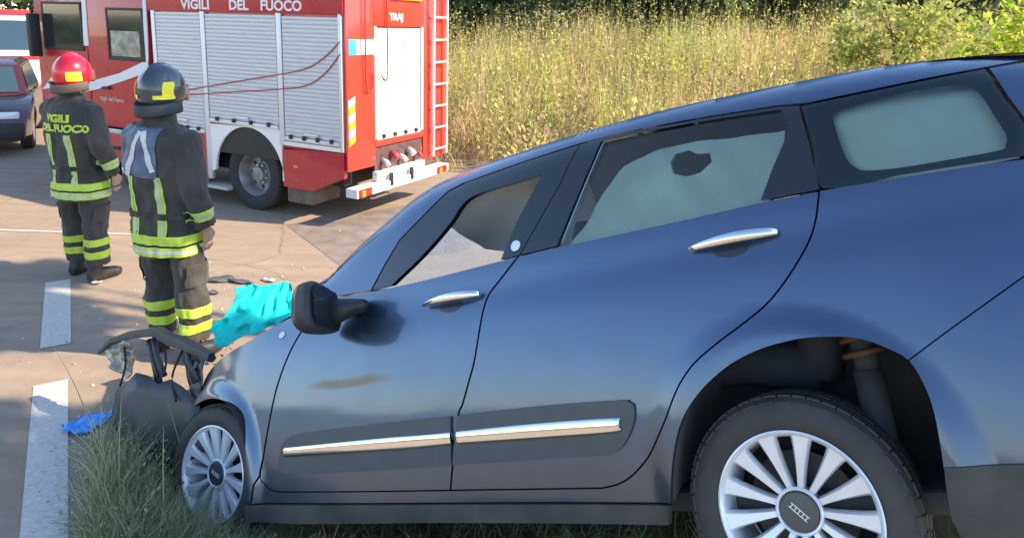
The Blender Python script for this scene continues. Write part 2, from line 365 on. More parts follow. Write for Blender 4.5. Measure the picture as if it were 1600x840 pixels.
def panel(name, poly, m, parent, inset=.004, res=.03, off=0., depth=.018, side=1, holes=(), rim=True, fn=None):
    """body panel: outline in side view, laid on the body surface, with returned edges"""
    fn = fn or SURF
    P = poly_inset(resample(poly), inset); H = [poly_inset(resample(h), -inset if inset else 0) for h in holes]
    V, F = fill2d(P, res, H)
    y = fn(V[:, 0], V[:, 1]) + off
    n = surf_normal(V[:, 0], V[:, 1]) if fn is SURF else None
    ve = [(a, side * c, b) for a, b, c in zip(V[:, 0], V[:, 1], y)]; fa = [tuple(q) for q in F]
    # orient outward (+y)
    def flip(f):
        a, b, c = (np.array(ve[i]) for i in f); return (np.cross(b - a, c - a)[1] * side) < 0
    fa = [f[::-1] if flip(f) else f for f in fa]
    nv = len(ve); me_n = None
    if rim:
        cnt = {}
        for f in fa:
            for i in range(3): cnt.setdefault(frozenset((f[i], f[(i + 1) % 3])), []).append((f[i], f[(i + 1) % 3]))
        be = [v[0] for k, v in cnt.items() if len(v) == 1]; bvs = {i for e in be for i in e}; mp1 = {}; mp2 = {}
        for i in bvs:
            mp1[i] = len(ve); ve.append(ve[i])
            x_, y_, z_ = ve[i]; mp2[i] = len(ve); ve.append((x_, y_ - side * depth, z_))
        fa += [(mp1[b_], mp1[a_], mp2[a_], mp2[b_]) for a_, b_ in be]
    o = mk(name, ve, fa, [m, M_SEAL_GAP] if m is M_PAINT else m, parent, True)
    if m is M_PAINT and rim and name != 'roof_rail':
        for pi in range(len(F), len(o.data.polygons)): o.data.polygons[pi].material_index = 1  # returned edges coloured black, shade painted into the shut lines
    if n is not None:
        n[:, 1] *= side
        me = o.data; N_ = [tuple(n[i]) if i < nv else None for i in range(len(ve))]
        ln = []
        for p in me.polygons:
            for li in p.loop_indices:
                vi = me.loops[li].vertex_index; ln.append(N_[vi] if N_[vi] is not None else tuple(p.normal))
        me.normals_split_custom_set(ln)
    return o

sill = [(2.108, -.06), (2.05, -.063), (1.574, -.065), (1.192, -.065), (.845, -.065), (.605, -.064)]
dfront = crv([(2.108, -.06), (2.145, -.046), (2.172, -.027), (2.188, 0.), (2.165, .099), (2.141, .205), (2.115, .324), (2.084, .415), (2.041, .505), (1.984, .593), (1.94, .655), (1.905, .70)], 4)
bcut = crv([(1.192, -.065), (1.155, .066), (1.121, .187), (1.1, .219), (1.07, .284), (1.038, .358), (1.012, .456), (.99, .543), (.97, .586), (.943, .612), (.899, .649), (.834, .706)], 4)
rcut = crv([(.605, -.064), (.547, -.054), (.497, -.033), (.45, .001), (.413, .036), (.379, .079), (.34, .133), (.301, .196), (.267, .24), (.221, .283), (.154, .325), (.09, .36), (.037, .39), (-.015, .424), (-.07, .474), (-.115, .524), (-.155, .577), (-.184, .636), (-.208, .714)], 3)
belt_f = crv([(1.905, .70), (1.75, .692), (1.591, .688), (1.329, .689), (1.136, .695), (.956, .702), (.834, .706)], 4)
belt_r = crv([(.834, .706), (.654, .710), (.341, .712), (.126, .715), (-.061, .718), (-.208, .714)], 4)
belt_q = crv([(-.208, .714), (-.408, .705), (-.557, .698), (-.694, .690), (-.95, .672)], 4)
arch_r = crv([(-.339, -.15), (-.334, -.125), (-.342, -.046), (-.351, .033), (-.356, .111), (-.35, .174), (-.329, .236), (-.292, .267), (-.238, .297), (-.178, .311), (-.105, .317), (-.044, .313), (.029, .300), (.109, .272), (.185, .228), (.24, .183), (.287, .13), (.325, .058), (.357, -.035), (.375, -.105)], 3)
seam = crv([(-.329, .236), (-.43, .296), (-.526, .351), (-.618, .403), (-.74, .47), (-.96, .59)], 4)
ia = min(range(len(arch_r)), key=lambda i: math.dist(arch_r[i], (-.329, .236))); ib = min(range(len(arch_r)), key=lambda i: abs(arch_r[i][1] + .012) + (arch_r[i][0] > 0))
ftop = crv([(1.905, .70), (1.992, .672), (2.125, .640), (2.254, .606), (2.389, .567), (2.517, .533), (2.629, .485), (2.70, .42), (2.74, .30)], 4)
arch_f = crv([(2.74, .30), (2.664, .318), (2.60, .328), (2.513, .325), (2.388, .297), (2.311, .247), (2.281, .171), (2.272, .076), (2.277, -.02), (2.29, -.10)], 4)
P_FDOOR = dfront + belt_f[1:] + bcut[::-1][1:] + sill[::-1][2:-1]
P_RDOOR = bcut + belt_r[1:] + rcut[::-1][1:] + [(.845, -.065)]
P_QUARTER = [(2.235, -.105), (2.215, -.03), (2.188, 0.)] + dfront[:12][::-1][1:] + sill[1:] + rcut[1:] + belt_q[1:] + [(-.97, .6)] + seam[::-1][1:] + arch_r[ia + 1:]
P_BUMP = seam + [(-1.0, .40), (-1.02, .2), (-1.01, -.012)] + arch_r[ib:ia][0:1] + arch_r[ib:ia][1:]
P_BUMPLOW = [(-1.0, -.014), (-.96, -.17), (-.345, -.192), (-.339, -.15)] + arch_r[1:ib] + [(-.347, -.014)]
P_FENDER = ftop + arch_f[1:] + [(2.235, -.10), (2.215, -.03)] + dfront[12:-1]
MOULD = crv([(2.044, .122), (2.006, .146), (1.943, .160), (1.643, .172), (1.373, .179), (1.15, .184)], 3)
MOULD_B = [(1.165, .020), (1.417, .012), (1.796, .007), (2.03, .007), (2.062, .03), (2.064, .06)]
MOULD2 = crv([(1.12, .185), (.775, .195), (.485, .194), (.456, .188), (.44, .173), (.448, .13), (.474, .087), (.51, .051), (.545, .038), (.577, .034), (.817, .028), (1.163, .021)], 3)
STRIP1 = [(2.015, .110), (1.655, .121), (1.385, .128), (1.147, .132), (1.157, .087), (1.397, .079), (1.667, .076), (2.022, .072)]
STRIP2 = [(1.118, .133), (.787, .143), (.515, .145), (.500, .138), (.506, .115), (.528, .099), (.80, .092), (1.13, .088)]
RAIL_B = [(-.95, .965), (-.775, .982), (-.684, .982), (-.462, .991), (-.215, 1.006), (-.129, 1.026), (.111, 1.058), (.347, 1.084), (.601, 1.096), (.85, 1.088), (1.153, 1.069), (1.231, 1.05), (1.345, .962), (1.459, .882), (1.523, .797), (1.59, .692), (1.75, .696), (1.905, .704), (2.0, .70)]
WOUT = crv([(1.588, .692), (1.523, .797), (1.459, .882), (1.345, .962), (1.235, 1.049), (1.155, 1.067), (.9, 1.082), (.72, 1.089), (.599, 1.093)], 3)
WIN = crv([(.75, 1.003), (.902, .999), (1.055, .993), (1.129, .966), (1.186, .896), (1.32, .787), (1.475, .692)], 3)
BPF = [(.921, .703), (.86, .83), (.75, 1.003)]
BPC = [(.599, 1.093), (.665, .946), (.765, .803), (.834, .706)]
RWB = [(-.036, .72), (-.08, .808), (-.142, .916), (-.147, .954), (-.131, 1.006)]
RTOP = [(.111, 1.040), (.345, 1.063), (.508, 1.074)]
BPR = [(.508, 1.074), (.537, .99), (.607, .847), (.675, .711)]
ROUT = [(.599, 1.093), (.506, 1.088), (.347, 1.080), (.111, 1.054), (-.129, 1.022), (-.190, 1.006), (-.204, .86), (-.208, .716)]
QG = crv([(-.192, 1.002), (-.462, .987), (-.684, .978)], 3) + crv([(-.70, .878), (-.722, .784), (-.70, .695)], 3) + crv([(-.557, .702), (-.408, .709), (-.214, .718), (-.210, .86)], 3)
QC = crv([(-.281, .934), (-.301, .950), (-.456, .953), (-.597, .941), (-.632, .921), (-.648, .895), (-.667, .798), (-.673, .762), (-.665, .738), (-.648, .728), (-.534, .730), (-.414, .736), (-.337, .748), (-.314, .762), (-.297, .792), (-.285, .868), (-.281, .934)], 3)[:-1]
BAG = crv([(.69, .66), (.567, .814), (.494, .917), (.396, .975), (.231, .987), (.067, .970), (-.104, .945), (-.125, .93), (-.09, .8), (-.03, .66)], 3)
HOLE = [(.248, .926), (.231, .955), (.186, .957), (.158, .935), (.116, .928), (.113, .895), (.158, .868), (.201, .863), (.24, .882)]

def handle(cx, cz, parent, side):
    bm = bmesh.new(); pts = []; rad = []
    for i in range(13):
        t = i / 12; x = cx + .135 - .27 * t; bow = math.sin(math.pi * (t * .92 + .04))
        z = cz + .008 * bow + .006 * t; y = SURF(x, z) + .012 + .028 * bow ** .7; pts.append((x, side * float(y), z)); w = (.35 + .65 * bow ** .6) * (.75 + .25 * t)
        rad.append((.010 * w, .0185 * w))
    loft(bm, pts, rad, 14, ref=Vector((0, 0, 1))); h = bm_obj('door_handle', bm, M_CHROME, parent, True)
    el = [(cx + .012 + .055 * math.cos(a), cz - .018 + .024 * math.sin(a)) for a in np.linspace(0, 2 * math.pi, 24, endpoint=False)]
    panel('handle_cup_shade', el, mat('cup_shade', (.025, .032, .048), .35, metal=.3, coat=.5), parent, 0, .012, .0012, side=side, rim=False)  # flat dark ellipse, its colour standing in for the shaded hollow

def strip(poly, parent, side):
    a, b = poly[:4], poly[4:][::-1]; a, b = crv(a, 6), crv(b, 6); bm = bmesh.new(); pts = []; rad = []
    for (x1, z1), (x2, z2) in zip(a, b):
        x, z = (x1 + x2) / 2, (z1 + z2) / 2; pts.append((x, side * float(SURF(x, z) + .012), z)); rad.append((.009, abs(z1 - z2) / 2))
    loft(bm, pts, rad, 20, ref=Vector((0, 0, 1)), power=2.6); return bm_obj('chrome_strip', bm, M_CHROME, parent, auto=60)

def one_side(sd):
    fd = panel('front_door', P_FDOOR, M_PAINT, car, side=sd)
    panel('moulding', MOULD + MOULD_B, M_TRIM, fd, .001, .04, .011, .014, sd); strip(STRIP1, fd, sd)
    handle(1.137, .588, fd, sd)
    rd = panel('rear_door', P_RDOOR, M_PAINT, car, side=sd)
    panel('moulding', MOULD2, M_TRIM, rd, .001, .04, .011, .014, sd); strip(STRIP2, rd, sd)
    handle(.058, .612, rd, sd)
    panel('quarter_panel', P_QUARTER, M_PAINT, car, .0015, .02, side=sd)
    bp = panel('rear_bumper', P_BUMP, M_PAINT, car, .002, .02, side=sd); panel('bumper_skirt', P_BUMPLOW, M_DIRTYP, bp, .002, side=sd, off=.006)
    fe = panel('front_fender', P_FENDER, M_PAINT, car, .007, .02, side=sd)
    el = [(2.126 + .018 * math.cos(a), .571 + .014 * math.sin(a)) for a in np.linspace(0, 2 * math.pi, 16, endpoint=False)]
    panel('side_repeater', el, mat('repeater_lens', (.7, .68, .72), .2), fe, 0, .01, .004, .006, sd)
    sl = [(2.26, -.108), (2.27, -.175), (1.98, -.18), (1.295, -.17), (.40, -.165), (.378, -.108)]
    panel('sill_cladding', sl, M_DIRTYP, car, .001, .03, .012, .03, sd)
    sil = [(float(x), float(TOP(x))) for x in np.linspace(2.02, -.98, 60)]
    panel('roof_rail', sil + RAIL_B, M_PAINT, car, .0, .025, side=sd)
    wf = panel('front_window_frame', WOUT + BPC[1:] + BPF + WIN[1:], M_GLOSSB, car, .002, .02, -.004, .03, sd)
    el = [(.85 + .02 * math.cos(a), .745 + .02 * math.sin(a)) for a in np.linspace(0, 2 * math.pi, 18, endpoint=False)]
    panel('pillar_badge', el, mat('badge_pale', (.75, .78, .85), .3, metal=.3), wf, 0, .01, .002, .004, sd)
    panel('rear_window_frame', BPC[::-1] + ROUT[1:] + RWB + RTOP + BPR[1:], M_GLOSSB, car, .002, .02, -.004, .03, sd)
    panel('rear_window', RWB + RTOP + BPR[1:], M_GLASS, car, -.004, .03, -.012, side=sd, rim=False)
    q = panel('quarter_window', QG, M_GLASS, car, .003, .03, -.003, side=sd, rim=False)
    panel('window_border', QG, mat('ceramic_border', (.012, .022, .028), .5), q, .003, .02, -.009, side=sd, holes=[QC], rim=False)
    chrome = crv([(.655, .715), (.59, .85), (.523, .99), (.492, 1.07)], 6)
    tube('window_channel', [(x, sd * float(SURF(x, z) + .001), z) for x, z in chrome], 0.0028, mat('channel_metal', (.2, .3, .36), .3, metal=.8), car, 6)
    dp = [(-.688, .978), (-.705, .878), (-.726, .784), (-.704, .694), (-.95, .676), (-.99, .94), (-.95, .962)]
    panel('rear_pillar', dp, M_PAINT, car, .003, .025, -.002, side=sd)
    # dark inner shell behind the shut lines
    low = [(2.74, .28), (2.70, .41), (2.62, .47), (2.25, .58), (1.905, .67), (1.2, .67), (-.2, .69), (-.95, .65), (-1.0, -.1), (-.37, -.12)] + [(x * 1.06, z * 1.05) for x, z in arch_r] + [(.40, -.15), (2.25, -.15)] + [(2.6 + (x - 2.6) * 1.05, z * 1.05) for x, z in arch_f[::-1]]
    panel('inner_shell', low, M_SEAL_GAP, car, 0, .08, -.03, side=sd, rim=False)
    # wheel housings
    for nm, ar, ym, extra in (('rear_wheel_liner', arch_r, .46, [(.39, -.2), (-.36, -.2)]), ('front_wheel_liner', [(2.62 + .36 * math.cos(t), .36 * math.sin(t) - .01) for t in np.linspace(0, 2.8, 16)] + [(2.28, .03), (2.28, -.1)], .42, [])):
        n = len(ar); ve = []; 
        for x, z in ar:
            y0 = float(SURF(x, z)) - .012; ve += [(x, sd * y0, z), (x, sd * (y0 - .10), z + .03), (x, sd * ym, z + .04)]
        fa = []
        for i in range(n - 1):
            for k in (0, 1): fa.append((3 * i + k, 3 * i + 3 + k, 3 * i + 4 + k, 3 * i + 1 + k))
        c = len(ve); ve.append((np.mean([p[0] for p in ar]), sd * ym, -.1)); fa += [(3 * i + 2, 3 * i + 5, c) for i in range(n - 1)]
        mk(nm, ve, fa, M_LINER, car, True)
one_side(1); one_side(-1)

def cargrid(name, xs_, fy, fz, m, parent=car, ny=17, smooth=True):
    ve = []; fa = []
    for x in xs_:
        for j in range(ny):
            t = -1 + 2 * j / (ny - 1); y = fy(x) * t; ve.append((x, y, fz(x, t)))
    for i in range(len(xs_) - 1):
        for j in range(ny - 1): a = i * ny + j; fa.append((a, a + 1, a + ny + 1, a + ny))
    return mk(name, ve, fa, m, parent, smooth)
roof = cargrid('roof', np.linspace(1.38, -.95, 50), lambda x: float(YS(x)), lambda x, t: float(TOP(x)) + .085 * (1 - t * t) - .002, M_PAINT)
cargrid('headliner', np.linspace(1.42, -.93, 30), lambda x: float(YS(x)) - .01, lambda x, t: float(TOP(x)) + .085 * (1 - t * t) - .05 - .03 * abs(t) ** 6, M_HEAD)
def ragged(): return None
# rear end
def tail_grid():
    zs = np.linspace(-.17, .98, 30); ve = []; fa = []; ny = 15
    for z in zs:
        xe = -1.0 + (.08 * max(0, z - .62) / .4 if z > .62 else 0); yw = float(SURF(-.97, min(z, .95))) - .004
        for j in range(ny):
            t = -1 + 2 * j / (ny - 1); ve.append((xe - .07 * (1 - t * t) + .0, yw * t, z))
    for i in range(len(zs) - 1):
        for j in range(ny - 1): a = i * ny + j; fa.append((a, a + 1, a + ny + 1, a + ny))
    tg = mk('tailgate', ve, fa, M_PAINT, car, True)
    ve = []; fa = []
    for i, z in enumerate(np.linspace(.66, .92, 6)):
        for j in range(9): t = -.85 + 1.7 * j / 8; xe = -1.0 + .08 * max(0, z - .62) / .4; ve.append((xe - .07 * (1 - t * t) - .006, .66 * t, z))
    for i in range(5):
        for j in range(8): a = i * 9 + j; fa.append((a, a + 1, a + 10, a + 9))
    mk('rear_screen', ve, fa, M_GLOSSB, tg, True)
    for s in (1, -1): boxo('tail_lamp', (-1.03, s * .62 - .09, .38), (-.97, s * .62 + .09, .58), mat('lamp_red', (.4, .01, .01), .15, coat=1), car, .02)
    boxo('spoiler', (-1.07, -.52, .985), (-.93, .52, 1.015), M_PAINT, car, .012)
tail_grid()
# underbody and firewall
bm = bmesh.new(); box(bm, (-.95, -.78, -.16), (2.2, .78, -.10), .02); bm_obj('underbody', bm, M_LINER, car)
boxo('bulkhead', (1.98, -.7, -.1), (2.03, .7, .62), M_SEAL_GAP, car); boxo('rear_panel', (-.42, -.8, -.1), (-.38, .8, .1), M_SEAL_GAP, car)
bm = bmesh.new(); box(bm, (1.62, -.68, .40), (1.97, .68, .66), .06); bm_obj('dashboard', bm, M_BLACKP, car, auto=40)
# windscreen, crazed all over
def crazed():
    m = bpy.data.materials.new('crazed_glass'); m.use_nodes = True; nt = m.node_tree; nt.nodes.remove(nt.nodes['Principled BSDF']); out = nt.nodes['Material Output']; N = nt.nodes.new; L = nt.links.new
    tc = N('ShaderNodeTexCoord'); v = N('ShaderNodeTexVoronoi'); v.feature = 'DISTANCE_TO_EDGE'; v.inputs['Scale'].default_value = 55; L(tc.outputs['Object'], v.inputs['Vector'])
    n = N('ShaderNodeTexNoise'); n.inputs['Scale'].default_value = 4; L(tc.outputs['Object'], n.inputs['Vector'])
    r = N('ShaderNodeMapRange'); r.inputs[1].default_value = .0; r.inputs[2].default_value = .1; r.inputs[3].default_value = .85; r.inputs[4].default_value = .3; L(v.outputs['Distance'], r.inputs[0])
    tr = N('ShaderNodeBsdfTransparent'); tr.inputs[0].default_value = (.8, .9, .88, 1); tl = N('ShaderNodeBsdfTranslucent'); tl.inputs[0].default_value = (.85, .92, .9, 1); df = N('ShaderNodeBsdfDiffuse'); df.inputs[0].default_value = (.5, .56, .56, 1)
    ad = N('ShaderNodeMixShader'); L(tl.outputs[0], ad.inputs[1]); L(df.outputs[0], ad.inputs[2]); ad.inputs[0].default_value = .15
    mx = N('ShaderNodeMixShader'); L(r.outputs[0], mx.inputs[0]); L(tr.outputs[0], mx.inputs[1]); L(ad.outputs[0], mx.inputs[2]); L(mx.outputs[0], out.inputs[0]); return m
ve = []; fa = []
for i in range(15):
    t = i / 14; x0 = 1.36 + (1.99 - 1.36) * t; yw = float(YS(x0)) - .03; z0 = float(TOP(x0)) - .012
    for j in range(15): s = -1 + 2 * j / 14; ve.append((x0 + .10 * (1 - s * s) * (1 + .2 * t), yw * s, z0 + .05 * (1 - s * s) * (1 - t) - .02 * math.exp(-((t - .5) ** 2 + (s - .1) ** 2) * 8)))
for i in range(14):
    for j in range(14): a = i * 15 + j; fa.append((a, a + 1, a + 16, a + 15))
tag(mk('windscreen', ve, fa, crazed(), car, True), 'crazed pale windscreen')
ve = []; fa = []; CN4 = [Vector(p) for p in ((1.36, .535, 1.075), (1.39, .50, .945), (1.38, .25, .845), (.80, .10, .68), (.80, .24, 1.13), (1.0, .45, 1.14))]
nq = 12
for i in range(nq + 1):      # slack bag hanging from the roof lining
    t = i / nq; a_ = CN4[0].lerp(CN4[5], t) if t < .5 else CN4[0].lerp(CN4[5], t); b_ = CN4[1].lerp(CN4[2], t * 2) if t < .5 else CN4[2].lerp(CN4[3], t * 2 - 1); a_ = CN4[0].lerp(CN4[4], t) + Vector((0, 0, .03 * math.sin(math.pi * t)))
    for j in range(nq + 1): u_ = j / nq; p_ = a_.lerp(b_, u_); ve.append(p_ + Vector((-.05, .05, 0)) * math.sin(math.pi * u_) * math.sin(math.pi * t) + Vector((0, .012 * math.sin(t * 14 + u_ * 5), 0)))
for i in range(nq):
    for j in range(nq): a = i * (nq + 1) + j; fa.append((a, a + 1, a + nq + 2, a + nq + 1))
mk('passenger_airbag', ve, fa, mat('bag_grey', (.86, .85, .82), .85, bump=.2, bscale=30), car, True)
# hood, buckled
def hz(x, t):
    k = sstep(1.95, 2.75, x); b = .705 - .22 * k + .05 * (1 - t * t); bk = .13 * math.exp(-((x - 2.62) / .14) ** 2) * max(0, 1 - 1.2 * t * t) 
    return float(b + bk + .02 * noise.noise(Vector((x * 6, t * 4, 1))) * k - .03 * max(0, abs(t) - .9) * 10)
tag(cargrid('bonnet', np.linspace(1.97, 2.72, 26), lambda x: .80 - .12 * float(sstep(2.2, 2.8, x)), hz, M_PAINT, ny=25), 'buckled bonnet')
# engine bay mass behind the torn front
bm = bmesh.new()
for k in range(16):
    x, y, z = random.uniform(2.25, 2.72), random.uniform(-.6, .5), random.uniform(.0, .36); s = random.uniform(.06, .16)
    box(bm, (x - s, y - s, z - s * .7), (x + s * .8, y + s, z + s * .7), .015, Matrix.Rotation(random.uniform(-.1, .1), 4, 'Y'))
bm_obj('engine', bm, mat('engine_dark', (.03, .03, .032), .5, var=.5, scale=8, col2=(.09, .085, .08)), car, auto=40)
# seats, steering wheel
def seat(x, y):
    bm = bmesh.new()
    loft(bm, [(x + .42, y, .22), (x + .2, y, .24), (x - .02, y, .2)], [(.22, .06), (.24, .08), (.22, .09)], 12, power=3)
    loft(bm, [(x, y, .18), (x - .08, y, .42), (x - .14, y, .66)], [(.22, .08), (.23, .08), (.2, .06)], 12, ref=Vector((1, 0, 0)), power=3)
    st = bm_obj('seat', bm, M_SEAT, car, True)
    bm = bmesh.new(); loft(bm, [(x - .15, y, .70), (x - .16, y, .77), (x - .165, y, .84)], [(.11, .045), (.13, .05), (.1, .035)], 12, ref=Vector((1, 0, 0)), power=3); bm_obj('headrest', bm, M_SEAT, st, True)
for x, y in ((.92, .36), (.92, -.36), (-.02, .36), (-.02, -.36)): seat(x, y)
bm = bmesh.new(); T_ = Matrix.Translation((1.5, .36, .57)) @ Matrix.Rotation(R(-62), 4, 'Y')
ring = [T_ @ Vector((.18 * math.cos(a), .18 * math.sin(a), 0)) for a in np.linspace(0, 2 * math.pi, 33)]
loft(bm, ring, .014, 8, cap=False); loft(bm, [T_ @ Vector((-.17, 0, 0)), T_ @ Vector((.17, 0, 0))], [(.02, .02)] * 2, 8); loft(bm, [T_ @ Vector((0, -.17, 0)), T_ @ Vector((0, .17, 0))], [(.02, .02)] * 2, 8)
bm_obj('steering_wheel', bm, M_BLACKP, car, True)
# curtain airbags hanging inside the glass
def bagf(x, z): return SURF(x, z) - .055 + .02 * np.sin(x * 13 + z * 5) * np.sin(z * 9) + .008 * np.sin(x * 41 - z * 17)
def bagq(x, z): return SURF(x, z) - .045 + .008 * np.sin(x * 13) + .012 * np.exp(-((z - .915) / .012) ** 2)
for sd in (1, -1):
    panel('curtain_airbag', BAG, M_BAG, car, 0, .025, side=sd, holes=[HOLE], fn=bagf, rim=True, depth=.02)
    panel('curtain_airbag', [(-.25, .97), (-.25, .70), (-.69, .70), (-.69, .97)], M_BAG, car, 0, .025, side=sd, fn=bagq, rim=False)
# door mirror
for sd in (1, -1):
    cx_, cy_, cz_ = 1.70, .985, .635; bm = bmesh.new(); bmesh.ops.create_uvsphere(bm, u_segments=32, v_segments=22, radius=1)
    for v in bm.verts:
        p = v.co; q = Vector([math.copysign(abs(c) ** .62, c) for c in p]); fx = max(0, q.x); x = q.x * (.125 if q.x > 0 else .035); y = q.y * .118 * (1 - .10 * q.z) * (1 - .25 * fx ** 3); z = q.z * .098 * (1 + .12 * q.y) * (1 - .3 * fx ** 3)
        v.co = (cx_ + x - .10 * (y / .118) * .3, sd * (cy_ + y), cz_ + z + .02 * q.y)
    mr = bm_obj('door_mirror', bm, [M_PAINT, M_BLACKP], car, True)
    for p in mr.data.polygons: p.material_index = 1 if p.center.x < cx_ + .05 - .25 * (abs(p.center.y) - cy_) else 0
    bm = bmesh.new(); loft(bm, [(cx_ + .0, sd * (cy_ - .05), cz_ - .015), (cx_ - .04, sd * .90, cz_ - .01), (cx_ - .06, sd * .865, cz_ - .005), (cx_ - .07, sd * .84, cz_ - .005)], [(.05, .06), (.06, .045), (.085, .035), (.10, .03)], 14, ref=Vector((0, 0, 1))); bm_obj('mirror_foot', bm, M_BLACKP, mr, True)
    mk('mirror_glass', [(cx_ - .036 - .03 * b_, sd * (cy_ + .095 * b_), cz_ + .078 * c_ + .02 * b_) for b_, c_ in ((-.8, -1), (.8, -1), (1, -.6), (1, .6), (.8, 1), (-.8, 1), (-1, .6), (-1, -.6))], [tuple(range(8))], mat('mirror_surface', (.02, .024, .03), .12, coat=1), mr)
# rear suspension leg seen in the arch
for sd in (1, -1):
    bm = bmesh.new(); loft(bm, [(-.2, sd * .66, .36), (-.2, sd * .67, .19)], .035, 16); loft(bm, [(-.2, sd * .67, .20), (-.19, sd * .69, -.12)], .042, 16); sp = bm_obj('damper', bm, M_LINER, car, True)
    bm = bmesh.new(); loft(bm, [(-.2 + .055 * math.cos(a), sd * .665 + .055 * math.sin(a), .24 + .11 * a / (5 * math.pi)) for a in np.linspace(0, 5 * math.pi, 60)], .009, 6); bm_obj('coil_spring', bm, mat('rust', (.12, .055, .025), .8, var=.4, scale=20), sp, True)
# wheels
def tyre_mesh():
    bm = bmesh.new(); prof = [(-.09, .214), (-.104, .235), (-.108, .268), (-.098, .296), (-.085, .309), (-.05, .3165), (0, .318), (.05, .3165), (.085, .309), (.098, .296), (.108, .268), (.107, .25), (.104, .235), (.09, .214)]
    lathe(bm, prof, 72, closed=True); bmesh.ops.recalc_face_normals(bm, faces=bm.faces)
    for k in range(48):      # tread blocks
        a = 2 * math.pi * k / 48
        for yy, ln in ((-.055, .045), (0, .03), (.055, .045)):
            M_ = Matrix.Rotation(-(a + (yy * 1.4)), 4, 'Y') @ Matrix.Translation((.3165, yy, 0)); box(bm, (-.008, -ln / 2, -.018), (.003 if yy == 0 else .0018, ln / 2, .018), 0, M_)
    for k in range(36):      # shoulder lugs
        a = 2 * math.pi * (k + .5) / 36
        for s in (-1, 1):
            M_ = Matrix.Rotation(-a, 4, 'Y') @ Matrix.Translation((.307, s * .088, 0)) @ Matrix.Rotation(s * R(28), 4, 'Z'); box(bm, (-.008, -.014, -.021), (.0012, .012, .021), 0, M_)
    me = bpy.data.meshes.new('tyre'); bm.to_mesh(me); bm.free(); shade_auto(me, 30); return me
def rim_mesh():
    bm = bmesh.new(); lathe(bm, [(.094, .222), (.102, .224), (.104, .219), (.098, .212), (.085, .205), (.05, .198), (-.03, .190), (-.09, .20), (-.10, .218)], 72)
    ns = 13
    for k in range(ns):
        a0 = 2 * math.pi * (k + .5) / ns + R(90)
        prof = [(.062, .0105, .070, .03), (.09, .0118, .076, .03), (.13, .0158, .082, .028), (.17, .0215, .088, .026), (.198, .027, .091, .024), (.210, .032, .093, .02)]   # r, half width, face y, depth
        rings = []
        for r_, w, y, d in prof:
            ring = []
            for (dw, dy) in ((-1, -.35), (-.72, 0), (.72, 0), (1, -.35), (1, -1), (-1, -1)):
                ring.append(bm.verts.new((r_ * math.cos(a0) - dw * w * math.sin(a0), y + dy * d, r_ * math.sin(a0) + dw * w * math.cos(a0))))
            rings.append(ring)
        for i in range(len(rings) - 1):
            for j in range(6): bm.faces.new((rings[i][j], rings[i][(j + 1) % 6], rings[i + 1][(j + 1) % 6], rings[i + 1][j]))
    lathe(bm, [(.02, .058), (.06, .064), (.076, .066), (.080, .062), (.079, .058), (.074, .055)], 40)
    bmesh.ops.recalc_face_normals(bm, faces=bm.faces); me = bpy.data.meshes.new('rim'); bm.to_mesh(me); bm.free(); shade_auto(me, 40); return me
TYRE, RIM = tyre_mesh(), rim_mesh()
def wheel(loc, rot=0., steer=0., sd=1, scale=1.):
    w = bpy.data.objects.new('wheel', None); COL.objects.link(w); w.parent = car
    w.matrix_local = Matrix.Translation(loc) @ Matrix.Rotation(steer, 4, 'Z') @ Matrix.Rotation(rot, 4, 'Y') @ (Matrix.Rotation(math.pi, 4, 'Z') if sd < 0 else Matrix.Identity(4)) @ Matrix.Diagonal((.965, 1, .965, 1))
    obj('tyre', TYRE.copy(), M_RUBBER, w); obj('rim', RIM.copy(), M_ALLOY, w)
    bm = bmesh.new(); r = lathe(bm, [(.05, .054), (.076, .054), (.080, .05), (.081, .0)], 32); bm_obj('centre_cap', bm, mat('cap_grey', (.09, .095, .1), .35, metal=.5), w, auto=30)
    bm = bmesh.new()
    for k in range(5):   # slanted bars of the emblem
        box(bm, (-.006, 0, -.0012), (.006, .0008, .0012), 0, Matrix.Translation((-.024 + k * .012, .0815, .0)) @ Matrix.Rotation(R(90), 4, 'Y'))
    for z in (-.0065, .0065): box(bm, (-.03, 0, -.0012), (.03, .0008, .0012), 0, Matrix.Translation((0, .0817, z)))
    e = bm_obj('emblem', bm, mat('emblem_white', (.8, .8, .8), .4), w); e.matrix_local = Matrix.Rotation(R(-45), 4, 'Y')
    bm = bmesh.new(); lathe(bm, [(-.02, .001), (-.02, .15), (-.0, .152), (0, .001)], 36); bm_obj('brake_disc', bm, mat('brake_steel', (.07, .06, .055), .5, metal=.6), w, auto=30)
    bm = bmesh.new(); lathe(bm, [(-.06, .001), (-.06, .19)], 36); bm_obj('backing_plate', bm, M_SEAL_GAP, w)
    return w
wheel((.035, .755, -.139), R(0), 0); wheel((2.612, .775, 0.), R(14), R(3)); wheel((0, -.775, -.0), R(20), 0, -1); wheel((2.612, -.775, .0), R(40), R(3), -1)
